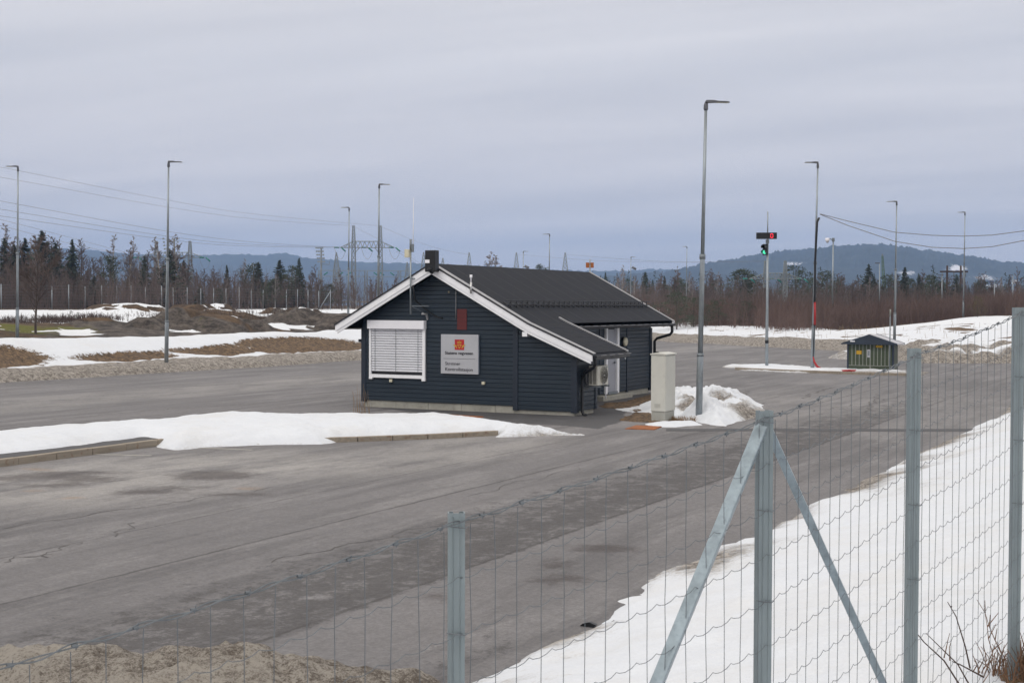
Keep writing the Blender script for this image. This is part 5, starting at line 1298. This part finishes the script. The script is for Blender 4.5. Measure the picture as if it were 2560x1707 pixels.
# distant wood: one mass of low detail trees
def wood(name, n, x0, x1, D0, D1, hmin, hmax, m, label, kind):
    T, V, F = (spruce(900, 10, .2, 12, 5, 4) if kind == 'c' else (None, None, None))
    if kind == 'c': bV = np.array([tuple(v) for v in V]); bF = np.array(F)
    else:
        T, C = bare_tree(901, 10, .3, 14, 4, 3); sg_ = T + C
        bV, bF = prisms([tuple(s[0]) for s in sg_], [tuple(s[1]) for s in sg_], np.array([s[2] * 2.2 for s in sg_]), np.array([s[3] * 2.2 for s in sg_]), 3)
    VV = []; FF = []
    for i in range(n):
        x = tr_r.uniform(x0, x1); D = tr_r.uniform(D0, D1); p = AT(x, 780, D); h = tr_r.uniform(hmin, hmax) / 10; a = tr_r.uniform(0, 6.28); w = h * tr_r.uniform(.9, 1.5)
        c, s = math.cos(a), math.sin(a)
        q = np.stack([(bV[:, 0] * c - bV[:, 1] * s) * w + p.x, (bV[:, 0] * s + bV[:, 1] * c) * w + p.y, bV[:, 2] * h + 1.0], 1); FF.append(bF + i * len(bV)); VV.append(q)
    o = link(name, np_mesh(name, np.concatenate(VV), np.concatenate(FF), M[m])); tag(o, label, None, None, 'stuff')
wood('distant_wood', 230, 1500, 2700, 290, 520, 6, 11, 'spruce', 'dark conifer wood far behind the brush', 'c')
wood('distant_wood', 150, 1480, 2700, 270, 480, 6, 10, 'twig', 'bare brown wood far behind the brush', 'b')
wood('distant_wood', 210, -1100, 1000, 235, 420, 6, 9, 'twig', 'bare brown wood far behind the back fence', 'b')
wood('distant_wood', 110, -1100, 620, 240, 420, 6, 10, 'spruce', 'dark conifers far behind the back fence', 'c')

# ------------------------------------------------------------------ back fence
xs_ = [3, 130, 172, 213, 254, 292, 328, 364, 404, 433, 468, 502, 534, 565, 598, 628, 658, 688, 716, 744, 770, 797, 826]
bf = thing('wire_fence', 'tall wire fence with slim posts along the left wood', 'fence', AT(400, 780, 160)); bf.location.z = 2
pp = []
for x in xs_:
    D = 150 + (x - 172) / 624 * 32; p = AT(x, 770, D); g = surf(p.x, p.y); pp.append((p, g, D))
    top = AT(x, 0, D); hh = 2.65 + .15 * math.sin(x)
    MB().tube([Vector((p.x, p.y, g - .3)), Vector((p.x, p.y, g + hh))], .052, 6).build('post', 'galv', bf, True)
q = MB()
for (a, ga, _), (b, gb, _) in zip(pp, pp[1:]):
    for k in range(8): q.bar((a.x, a.y, ga + .2 + k * .34), (b.x, b.y, gb + .2 + k * .34), .012, .012)
q.build('wire_mesh', 'galvd', bf)
a = pp[-2][0]; g = pp[-2][1]; MB().tube([Vector((a.x, a.y, g)) , Vector((a.x, a.y, g + 2.4)) + RGT * 1.5], .05, 6).build('brace', 'galv', bf, True)

# ------------------------------------------------------------------ pylons and lines
def lattice(S_, p0, p1, w0, w1, n, r=.05, axis=None):
    e1 = axis or RGT; e2 = Vector((-e1.y, e1.x, 0)); C = []
    for i in range(n + 1):
        t = i / n; c = p0.lerp(p1, t); w = (w0 + (w1 - w0) * t) / 2; C.append([c + e1 * (w * a) + e2 * (w * b) for a, b in ((-1, -1), (1, -1), (1, 1), (-1, 1))])
    for i in range(n):
        for k in range(4):
            S_.append((C[i][k], C[i + 1][k], r, r)); S_.append((C[i][k], C[i + 1][(k + 1) % 4], r * .6, r * .6)); S_.append((C[i][(k + 1) % 4], C[i + 1][k], r * .6, r * .6)); S_.append((C[i + 1][k], C[i + 1][(k + 1) % 4], r * .5, r * .5))
def segs(name, S_, m, parent=None, n=4):
    off = np.array(root_of(parent).location) if parent else np.zeros(3)
    V, F = prisms(np.array([tuple(s[0]) for s in S_]) - off, np.array([tuple(s[1]) for s in S_]) - off, np.array([s[2] for s in S_]), np.array([s[3] for s in S_]), n)
    return link(name, np_mesh(name, V, F, M[m] if isinstance(m, str) else m), parent)
def hframe(x1, x2, ytop, ych, ycl, xl, xr, D, gz, lab, thick=.07, ins=True, dir_=1, axis=None):
    a, b = AT(x1, ytop, D), AT(x2, ytop, D); base = Vector(((a.x + b.x) / 2, (a.y + b.y) / 2, gz))
    t = thing('power_pylon', lab, 'pylon', base, 'steel portal pylons')
    zl, zh = AT(x1, ycl, D).z, AT(x1, ych, D).z
    for p in (a, b):
        S_ = []; lattice(S_, Vector((p.x, p.y, gz - .5)), Vector((p.x, p.y, zh)), 1.25 * D / 310, .75 * D / 310, 11, thick); lattice(S_, Vector((p.x, p.y, zh)), Vector((p.x, p.y, p.z)), .75 * D / 310, .45 * D / 310, 5, thick * .9); segs('leg', S_, 'pylon', t)
    S_ = []; l, r_ = AT(xl, ycl, D), AT(xr, ycl, D); pa, pb = Vector((a.x, a.y, 0)), Vector((b.x, b.y, 0)); e2 = Vector((-RGT.y, RGT.x, 0)) * .35
    for e in (-e2, e2):
        A0, B0, A1, B1 = pa + up * zl, pb + up * zl, pa + up * zh, pb + up * zh
        S_ += [(A0 + e, B0 + e, thick, thick), (A1 + e, B1 + e, thick, thick), (l, A0 + e, thick, thick), (r_, B0 + e, thick, thick), (l, A1 + e, thick * .9, thick * .9), (r_, B1 + e, thick * .9, thick * .9)]
        N = 6
        for k in range(N):
            u0, u1 = A0.lerp(B0, k / N), A0.lerp(B0, (k + 1) / N); m_ = A1.lerp(B1, (k + .5) / N); S_ += [(u0 + e, m_ + e, thick * .6, thick * .6), (m_ + e, u1 + e, thick * .6, thick * .6)]
        for (p0, q0, q1) in ((l, A0, A1), (r_, B0, B1)):
            for k in (.35, .7): S_.append((p0.lerp(q0, k) + e * k, p0.lerp(q1, k) + e * k, thick * .6, thick * .6)); S_.append((p0.lerp(q0, k) + e * k, p0.lerp(q1, min(1, k + .3)) + e * k, thick * .5, thick * .5))
        S_ += [(A0.lerp(B0, .22) + e, pa + up * (zl - 1.6 * D / 310), thick * .8, thick * .8), (A0.lerp(B0, .78) + e, pb + up * (zl - 1.6 * D / 310), thick * .8, thick * .8)]
    segs('crossarm', S_, 'pylon', t)
    att = [l, (pa + pb) / 2 + up * zl, r_]
    for p in att:
        d_ = (RGT * -.95 + up * .03) * D / 310; e_ = (RGT * .95 - up * .85) * D / 310
        i1 = MB().tube([p + RGT * -.2, p + RGT * -.2 + d_ * 1.15], .16 * D / 310, 8).tube([p + RGT * .3, p + RGT * .3 + e_ * 1.0], .16 * D / 310, 8).build('insulator', 'insul', t, True)
        p1, p2 = p + RGT * -.2 + d_ * 1.15, p + RGT * .3 + e_
        L_ = [p1.lerp(p2, k / 8) - up * (2.2 * D / 310 * math.sin(math.pi * k / 8) ** .8) for k in range(9)]
        MB().tube(L_, .03, 5).build('jumper', 'wirefar', t, True)
    return t, a, b, att
t1, pa1, pb1, at1 = hframe(884, 951, 564.5, 603.5, 619, 850, 986, 310, 1.5, 'tall grey lattice pylon with teal insulators left of the hut roof', .075)
t2, pa2, pb2, at2 = hframe(391, 475, 603, 631, 644, 345, 512, 380, 1.5, 'grey lattice pylon behind the second lamp and birches', .08)
t3, pa3, pb3, at3 = hframe(1914, 1963, 652, 683, 697, 1872, 2005, 205, 1.5, 'grey lattice pylon behind the signal pole', .055)
def wire(name, pix, D0, D1, lab, r=.028, group='power lines across the left sky'):
    P = []
    E0, E1 = AT(*pix[0], D0), AT(*pix[-1], D1)
    for x, y in pix:
        rr = ray(x, y); d2 = Vector((rr.x, rr.y)); e = (E1 - E0).xy; c = CAM.xy
        M_ = np.array([[d2.x, -e.x], [d2.y, -e.y]]); s = np.linalg.solve(M_, np.array([E0.x - c.x, E0.y - c.y])); P.append(CAM + rr * s[0])
    # smooth by catmull interpolation
    Q = []
    for i in range(len(P) - 1):
        p0, p1, p2, p3 = P[max(i - 1, 0)], P[i], P[i + 1], P[min(i + 2, len(P) - 1)]
        for k in range(6):
            u = k / 6; Q.append(.5 * ((2 * p1) + (p2 - p0) * u + (2 * p0 - 5 * p1 + 4 * p2 - p3) * u * u + (3 * p1 - p0 - 3 * p2 + p3) * u ** 3))
    Q.append(P[-1])
    o = MB().tube(Q, r * .78, 5).build(name, 'wirefar', None, True); tag(o, lab, 'power line', group)
wire('power_line', [(-80, 404), (0, 418), (427, 502), (640, 536), (951, 565)], 170, 310, 'topmost thin power line in the left sky', .022)
wire('power_line', [(-80, 431), (0, 443), (419, 518), (640, 548), (884, 565)], 170, 310, 'second thin power line from the top in the left sky', .022)
wire('power_line', [(-80, 486), (0, 502.5), (427, 580), (640, 606), (838, 618)], 170, 308, 'highest of the three thick power lines to the pylon crossarm')
wire('power_line', [(-80, 508), (0, 523), (427, 592), (640, 612), (910, 619)], 172, 310, 'middle one of the three thick power lines to the pylon crossarm')
wire('power_line', [(-80, 528), (0, 540), (427, 600), (640, 616), (980, 620)], 175, 312, 'lowest of the three thick power lines to the pylon crossarm')
wire('power_line', [(-60, 538), (0, 549), (130, 582), (235, 610), (310, 630)], 190, 370, 'thin steep power line above the left birches, upper', .03)
wire('power_line', [(-60, 556), (0, 564), (130, 598), (235, 622), (345, 644)], 190, 378, 'thin steep power line above the left birches, lower', .03)
wire('power_line', [(884, 566), (940, 595), (1010, 632), (1068, 672)], 310, 380, 'power line dropping from the pylon leg top towards the hut roof', .025, 'power lines near the hut')
wire('power_line', [(951, 566), (1040, 603), (1110, 625), (1175, 637)], 310, 385, 'power line from the pylon to the mast behind the ridge', .025, 'power lines near the hut')
wire('power_line', [(991, 629), (1025, 648), (1060, 672)], 310, 380, 'power line from the right crossarm end down behind the roof', .028, 'power lines near the hut')
wire('power_line', [(1293, 636), (1400, 645), (1500, 652), (1640, 656), (1760, 656)], 385, 420, 'faint power line from the masts over the hills', .025, 'power lines near the hut')
wire('power_line', [(1413, 636), (1560, 648), (1700, 655), (1914, 653)], 385, 206, 'faint power line from the right mast to the right pylon', .025, 'power lines near the hut')
wire('power_line', [(1500, 710), (1700, 711), (1800, 706), (1872, 697)], 245, 205, 'power line low over the right wood, upper', .03, 'power lines over the right wood')
wire('power_line', [(1500, 713), (1700, 718), (1820, 712), (1938, 697)], 245, 205, 'power line low over the right wood, lower', .03, 'power lines over the right wood')
for i, (x, yt, lab) in enumerate(((841, 635, 'slim lattice mast with bushy base left of the tall pylon'), (1059, 635, 'lattice mast between the antenna and the gable peak'), (1173, 636, 'lattice mast above the ridge, left of the birch crowns'), (1291, 636, 'lattice mast above the ridge, right of the birch crowns'), (1413, 636, 'lattice mast above the ridge with a small panel'), (1107, 650, 'faint lattice mast just behind the gable peak'), (1018, 660, 'faint lattice mast behind the antenna'), (683 + 50, 668, 'faint lattice mast among the conifers'))):
    p = AT(x, yt, 385); b = Vector((p.x, p.y, 1.2)); t = thing('lattice_mast', lab, 'mast', b, 'lattice masts of the substation')
    S_ = []; lattice(S_, b, Vector((p.x, p.y, p.z - 4.5)), 2.9, 1.5, 6, .085); lattice(S_, Vector((p.x, p.y, p.z - 4.5)), p, 1.5, .35, 4, .085); segs('mast', S_, 'pylon', t)
    MB().tube([p, p + up * .5], .2, 6).build('peak', 'pylon', t)
# substation gantry
l0, l1 = AT(800, 676, 375), AT(1120, 678, 375); base = Vector((l0.x, l0.y, 1.2))
t = thing('substation_gantry', 'long horizontal steel gantry with hanging insulators beyond the hut', 'gantry', base)
S_ = []; n = 26
for k in range(n):
    for dz in (0, -1.6): S_.append((l0.lerp(l1, k / n) + up * dz, l0.lerp(l1, (k + 1) / n) + up * dz, .07, .07))
    if k % 4 == 0: S_.append((l0.lerp(l1, k / n), l0.lerp(l1, k / n) - up * 1.6, .06, .06))
segs('beam', S_, 'pylon', t)
S_ = []
for k in (0, .13, .36, .62, .86): p = l0.lerp(l1, k); lattice(S_, Vector((p.x, p.y, 1)), p, 1.3, .8, 6, .06)
segs('column', S_, 'pylon', t)
q = MB(); 
for k in (.06, .18, .24, .42, .47, .55): p = l0.lerp(l1, k) - up * .5; q.tube([p, p + RGT * (1.2 if k > .3 else -1.2) * .9 - up * .75], .17, 6)
q.build('insulator', 'insul', t, True)
S_ = []
for k in (.08, .16, .21, .28, .33, .44, .5, .58, .66): p = l0.lerp(l1, k) - up * 1.6; S_.append((p, p - up * tr_r.uniform(1.5, 3.5), .04, .04))
segs('dropper', S_, 'wirefar', t)
# flood light masts
for (x, yt, yb, D, lab, w) in ((803, 620, 655, 300, 'far floodlight mast with slanted lamp rows left of the pylon', 1.6), (436, 597, 640, 300, 'far floodlight rack seen behind the second lamp', 3.6)):
    p = AT(x, yt, D); b = Vector((p.x, p.y, 1)); t = thing('floodlight_mast', lab, 'floodlight', b, 'far floodlight masts')
    MB().tube([b, p], [.3, .16], 8).build('mast', 'galvd', t, True)
    q = MB()
    for k in range(5):
        c = p - up * (k * .75) - RGT * (w * .25 - k * .1)
        for j in range(4): cc = c + RGT * (j - 1.5) * w * .28; q.bar(cc - RGT * .18, cc + RGT * .18, .3, .34)
    q.build('lamp_bank', 'galv', t)
    MB().bar(p - up * 3.6 - RGT * .2, p - up * 3.6 + RGT * 1.8, .5, .12).bar(p - up * 2.9 + RGT * 1.8, p - up * 3.6 + RGT * 1.8, .08, .08).build('platform', 'galvd', t)
# wooden power poles on the right
a, b = AT(2368, 664, 240), AT(2402, 664, 240); t = thing('wooden_power_pole', 'pair of dark wooden power poles joined by a crossbar', 'power pole', Vector((a.x, a.y, 1.5)))
for p in (a, b): MB().tube([Vector((p.x, p.y, 1)), p], [.24, .17], 8).build('pole', 'woodpole', t, True)
c0, c1 = AT(2350, 679, 239.6), AT(2420, 679, 239.6); MB().bar(c0, c1, .2, .28).build('crossbar', 'woodpole', t)
q = MB()
for k in (.08, .5, .92): p = c0.lerp(c1, k); q.tube([p, p - up * .9], .1, 6)
q.build('insulator', 'galvd', t, True)
# crane boom-like thin green mast
a, b = AT(2206, 640, 420), AT(2215, 690, 420); t = thing('crane_boom', 'thin pale green slanting boom against the right hill', 'crane', Vector((b.x, b.y, 1)))
S_ = []; lattice(S_, Vector((b.x, b.y, 1)), a, 1.3, .4, 14, .07); segs('boom', S_, mat('pale_green_steel', (.12, .2, .15), .6), t); MB().tube([a, a + up * .6], .25, 6).build('tip', 'pylon', t)

# far snowy shed and low fence
p0, p1 = AT(1590, 787, 205), AT(1668, 787, 205); c = (p0 + p1) / 2; g = 1.4
t = thing('shed', 'long low white shed with snow on its roof beyond the hut', 'shed', Vector((c.x, c.y, g)))
zt = AT(1620, 772, 205).z; d_ = FWD * 4
q = MB(); V = [Vector((p.x, p.y, z)) + o_ for z in (g - .5, zt - .35) for o_ in (Vector(), d_) for p in (p0, p1)]
q.add(V, [(0, 2, 3, 1), (4, 5, 7, 6), (0, 1, 5, 4), (2, 6, 7, 3), (0, 4, 6, 2), (1, 3, 7, 5)]); q.build('wall', 'houseW', t)
q = MB(); V = [Vector((p.x, p.y, z)) + o_ + s_ for (z, o_) in ((zt - .35, -FWD * .3), (zt + .05, FWD * 2), (zt - .35, FWD * 4.3)) for (p, s_) in ((p0, -RGT * .3), (p1, RGT * .3))]
q.add(V, [(0, 1, 3, 2), (2, 3, 5, 4)]); V2 = [v - up * .2 for v in V]; q.add(V2, [(2, 3, 1, 0), (4, 5, 3, 2)]); q.add([V[0], V[1], V2[1], V2[0]], [(0, 1, 2, 3)]); q.add([V[0], V[2], V[4], V2[4], V2[2], V2[0]], [(0, 1, 2, 3, 4, 5)]); q.add([V[1], V[3], V[5], V2[5], V2[3], V2[1]], [(0, 1, 2, 3, 4, 5)])
q.build('roof', mat('snow_on_roof', (.8, .8, .84), .8), t)
p0, p1 = AT(858, 754, 250), AT(925, 755, 250); t = thing('guard_rail', 'pale horizontal rail among the birch stems left of the hut eave', 'rail', Vector((p0.x, p0.y, 1)))
MB().bar(p0, p1, .1, .3).build('rail', 'flash', t); q = MB()
for k in range(6): p = p0.lerp(p1, k / 5); q.tube([Vector((p.x, p.y, .5)), p], .07, 5)
q.build('post', 'galvd', t)
# far snow heaps showing between the low pines
for (x0, x1, y, D, lab) in ((1735, 1812, 781, 190, 'low white snow heap seen between the low pines'),):
    c = AT((x0 + x1) / 2, y, D); e = [tuple((c + RGT * (4.2 * math.cos(k * .5236)) + FWD * (3 * math.sin(k * .5236))).xy) for k in range(12)]
    o = snow_patch('snow_heap', e, c.z - 1.0 + .35, 1.2, .3, base=1.1, wob=.8, wscale=.4, seed=161, lump=.4); tag(o, lab, 'snow heap')

# ------------------------------------------------------------------ hills
def hill(name, prof_px, D, depth_f, spots, seed, jag=4.0):
    px_ = np.array([p[0] for p in prof_px]) * 2560 / 2352; py_ = np.array([p[1] for p in prof_px]) * 1707 / 1568
    x = np.linspace(px_[0], px_[-1], 420); y = np.interp(x, px_, py_)
    rows = np.concatenate([np.linspace(0, 1, 46), np.linspace(1.04, 1.6, 8)])
    Xs = np.zeros((len(rows), len(x))); Ys = Xs.copy(); Zs = Xs.copy(); Sn = Xs.copy()
    for j in range(len(x)):
        top = AT(x[j], y[j], D)
        dr = Vector((top.x - CAM.x, top.y - CAM.y, 0)).normalized()
        rtop = math.hypot(top.x - CAM.x, top.y - CAM.y)
        for i, t in enumerate(rows):
            rr = rtop - depth_f * (1 - t); Xs[i, j] = CAM.x + dr.x * rr; Ys[i, j] = CAM.y + dr.y * rr
            s = t * t * (3 - 2 * t) if t <= 1 else 1 - (t - 1) * 1.4
            Zs[i, j] = -2 + (top.z + 2) * (.15 * t + .85 * s if t <= 1 else s)
    Zs += (fbm(Xs * .004, Ys * .004, seed, 5) - .5) * 40 * sst(0, .4, rows)[:, None] * (1 - sst(.75, .97, rows))[:, None]
    Zs += (vn(Xs * .09, Ys * .09, seed + 3) + vn(Xs * .2, Ys * .2, seed + 4) - .9) * jag * sst(.3, .9, rows)[:, None]
    ex = 1280 + FPX * (((Xs - CAM.x) * RGT.x + (Ys - CAM.y) * RGT.y) / ((Xs - CAM.x) * FWD.x + (Ys - CAM.y) * FWD.y))
    DD = ((Xs - CAM.x) * FWD.x + (Ys - CAM.y) * FWD.y); ey = 757 + (ex - 1280) * .0035 - (Zs - 3.2) / DD * FPX
    for (sx, sy, rx, ry, k) in spots: Sn = np.maximum(Sn, k * np.clip(1.25 - np.sqrt(((ex - sx) / rx) ** 2 + ((ey - sy) / ry) ** 2), 0, 1))
    o = link(name, grid_mesh(name, Xs, Ys, Zs, M['hill'], {'snow': Sn}, smooth=True)); tag(o, kind='structure'); return o
hill('hill', [(-1500, 590), (-1000, 572), (-600, 580), (-200, 566), (60, 568), (140, 572), (200, 575), (260, 582), (330, 586), (400, 588), (470, 588), (520, 586), (560, 586), (610, 588), (630, 584), (655, 583), (672, 588), (700, 594), (760, 599), (830, 604), (900, 605), (980, 607), (1060, 611), (1200, 618), (1340, 624), (1440, 624), (1500, 620), (1545, 621), (1590, 626), (1700, 640), (1800, 660)], 5600, 1900, [(632, 662, 4, 10, 1.0)], 201, 9)
hill('hill', [(1300, 645), (1450, 638), (1520, 632), (1570, 624), (1610, 614), (1650, 605), (1700, 596), (1750, 588), (1800, 580), (1850, 577), (1900, 572), (1950, 567), (2000, 565), (2040, 566), (2080, 571), (2110, 577), (2150, 580), (2200, 588), (2250, 594), (2290, 602), (2340, 606), (2420, 607), (2600, 610)], 3900, 1700, [(1985, 656, 42, 6, .70), (1940, 659, 7, 3, .65), (2229, 644, 5, 3, .7), (2391, 668, 34, 8, 1.1), (2112, 691, 8, 2, .6), (2265, 680, 36, 9, .64), (2460, 692, 50, 8, .62), (2535, 702, 18, 7, .75), (2480, 712, 40, 7, .6)], 203, 11)
for k, (x, y, lab) in enumerate(((2463, 690, 'far white house on the slope near the right edge'), (2478, 700, 'far reddish house on the slope beside the white house'))):
    p = AT(x, y, 2300); t = thing('house', lab, 'house', p - up * 3, 'far houses on the slope')
    b = p - up * 3; q = MB(); q.box(b.x - 4, b.x + 4, b.y - 3.5, b.y + 3.5, b.z - 3, b.z + 3); q.build('wall', ('houseW', 'woodpole')[k], t)
    MB().prism([(b.x - 4.6, b.z + 2.8), (b.x, b.z + 5.4), (b.x + 4.6, b.z + 2.8)], 1, b.y - 4.1, b.y + 4.1).build('roof', 'white', t)

# ------------------------------------------------------------------ haze
hz = MB().box(-6200, 6200, -420, 8200, -2.6, 420).build('haze', 'white'); hz.data.materials.clear()
m = bpy.data.materials.new('haze_air'); m.use_nodes = True; nt = m.node_tree; nt.nodes.clear()
out = nt.nodes.new('ShaderNodeOutputMaterial'); pv = nt.nodes.new('ShaderNodeVolumePrincipled')
pv.inputs['Color'].default_value = (.42, .62, 1.0, 1); pv.inputs['Density'].default_value = 1.6e-4; pv.inputs['Anisotropy'].default_value = 0.0
nt.links.new(pv.outputs[0], out.inputs['Volume']); hz.data.materials.append(m); tag(hz, kind='stuff')
hz.display_type = 'WIRE'

# ------------------------------------------------------------------ sky and sun
W = bpy.data.worlds.new('World'); S.world = W; W.use_nodes = True; nt = W.node_tree; N = nt.nodes; N.clear()
out = N.new('ShaderNodeOutputWorld'); bg = N.new('ShaderNodeBackground'); bg.inputs['Strength'].default_value = .1
SE, SR = R_(38), R_(200)
sky = N.new('ShaderNodeTexSky'); sky.sky_type = 'NISHITA'; sky.sun_disc = False; sky.sun_elevation = SE; sky.sun_rotation = SR
tc = N.new('ShaderNodeTexCoord'); sx = N.new('ShaderNodeSeparateXYZ'); nt.links.new(tc.outputs['Generated'], sx.inputs[0])
def mth(op, a, b=0.0):
    q = N.new('ShaderNodeMath'); q.operation = op
    for i, v in enumerate((a, b)):
        if isinstance(v, bpy.types.NodeSocket): nt.links.new(v, q.inputs[i])
        else: q.inputs[i].default_value = v
    return q.outputs[0]
# cloud sheet: direction divided by height gives a flat layer far overhead
zc = mth('ADD', mth('MAXIMUM', sx.outputs[2], 0.0), .06)
cv = N.new('ShaderNodeCombineXYZ'); nt.links.new(mth('DIVIDE', sx.outputs[0], zc), cv.inputs[0]); nt.links.new(mth('DIVIDE', sx.outputs[1], zc), cv.inputs[1])
mp = N.new('ShaderNodeMapping'); mp.inputs['Rotation'].default_value = (0, 0, -YAW + R_(8)); mp.inputs['Scale'].default_value = (.35, 1.0, 1); nt.links.new(cv.outputs[0], mp.inputs[0])
n1 = N.new('ShaderNodeTexNoise'); n1.inputs['Scale'].default_value = .75; n1.inputs['Detail'].default_value = 7; n1.inputs['Roughness'].default_value = .55; n1.inputs['Distortion'].default_value = .4; nt.links.new(mp.outputs[0], n1.inputs['Vector'])
n2 = N.new('ShaderNodeTexNoise'); n2.inputs['Scale'].default_value = .28; n2.inputs['Detail'].default_value = 4; nt.links.new(mp.outputs[0], n2.inputs['Vector'])
cl = mth('ADD', mth('MULTIPLY', n1.outputs[0], .62), mth('MULTIPLY', n2.outputs[0], .38))
cr = N.new('ShaderNodeMapRange'); cr.inputs['From Min'].default_value = .41; cr.inputs['From Max'].default_value = .59; nt.links.new(cl, cr.inputs[0])
mx = N.new('ShaderNodeMix'); mx.data_type = 'RGBA'; nt.links.new(cr.outputs[0], mx.inputs[0]); mx.inputs[6].default_value = (5.12, 5.12, 5.68, 1); mx.inputs[7].default_value = (6.36, 6.28, 6.78, 1)
# brighter towards the zenith, as under a closed cloud deck
vm = N.new('ShaderNodeVectorMath'); vm.operation = 'MULTIPLY'; zv = N.new('ShaderNodeCombineXYZ')
for i, (z0, z1) in enumerate(((1.0, 3.15), (1.0, 2.95), (1.0, 2.42))):
    nt.links.new(mth('ADD', mth('MULTIPLY', mth('MAXIMUM', sx.outputs[2], 0.0), z1 - z0), z0), zv.inputs[i])
hb = N.new('ShaderNodeMapRange'); hb.inputs['From Min'].default_value = 0; hb.inputs['From Max'].default_value = .17; hb.inputs['To Min'].default_value = 1.0; hb.inputs['To Max'].default_value = 0.0; nt.links.new(sx.outputs[2], hb.inputs[0])
hc = N.new('ShaderNodeCombineXYZ')
for i, k in enumerate((.42, .31, .20)): nt.links.new(mth('ADD', mth('MULTIPLY', hb.outputs[0], k), 1.0), hc.inputs[i])
vh = N.new('ShaderNodeVectorMath'); vh.operation = 'MULTIPLY'; nt.links.new(mx.outputs[2], vh.inputs[0]); nt.links.new(hc.outputs[0], vh.inputs[1])
nt.links.new(vh.outputs[0], vm.inputs[0]); nt.links.new(zv.outputs[0], vm.inputs[1])
m2 = N.new('ShaderNodeMix'); m2.data_type = 'RGBA'; m2.inputs[0].default_value = .9; nt.links.new(sky.outputs[0], m2.inputs[6]); nt.links.new(vm.outputs[0], m2.inputs[7])
nt.links.new(m2.outputs[2], bg.inputs['Color']); nt.links.new(bg.outputs[0], out.inputs['Surface'])
sl = bpy.data.lights.new('sun', 'SUN'); sl.energy = .7; sl.angle = R_(25); sl.color = (1, .97, .92)
so = bpy.data.objects.new('sun', sl); COL.objects.link(so)
# sky rotation is measured from +y towards +x
sdir = Vector((math.sin(SR) * math.cos(SE), math.cos(SR) * math.cos(SE), math.sin(SE)))
so.rotation_euler = sdir.to_track_quat('Z', 'Y').to_euler(); so.location = (0, 0, 60)

# ------------------------------------------------------------------ camera
cd = bpy.data.cameras.new('camera'); cam = bpy.data.objects.new('camera', cd); COL.objects.link(cam); S.camera = cam
cd.sensor_width = 36; cd.sensor_fit = 'HORIZONTAL'; cd.lens = 36 * FPX / 2560; cd.clip_end = 20000; cd.clip_start = .1
fwd = (FWD * math.cos(PITCH) - up * math.sin(PITCH)); upv = (up * math.cos(PITCH) + FWD * math.sin(PITCH))
rt_ = RGT * math.cos(ROLL) + upv * math.sin(ROLL); upr = -RGT * math.sin(ROLL) + upv * math.cos(ROLL)
from mathutils import Matrix
cam.matrix_world = Matrix(((rt_.x, upr.x, -fwd.x, CAM.x), (rt_.y, upr.y, -fwd.y, CAM.y), (rt_.z, upr.z, -fwd.z, CAM.z), (0, 0, 0, 1)))
cd.dof.use_dof = True; cd.dof.focus_distance = 42; cd.dof.aperture_fstop = 18

S.render.engine = 'CYCLES'
S.view_settings.view_transform = 'Standard'; S.view_settings.look = 'None'; S.view_settings.exposure = 0; S.view_settings.gamma = 1
S.cycles.use_denoising = True
S.cycles.max_bounces = 6; S.cycles.diffuse_bounces = 3; S.cycles.volume_bounces = 1; S.cycles.transparent_max_bounces = 4
S.cycles.volume_step_rate = 4
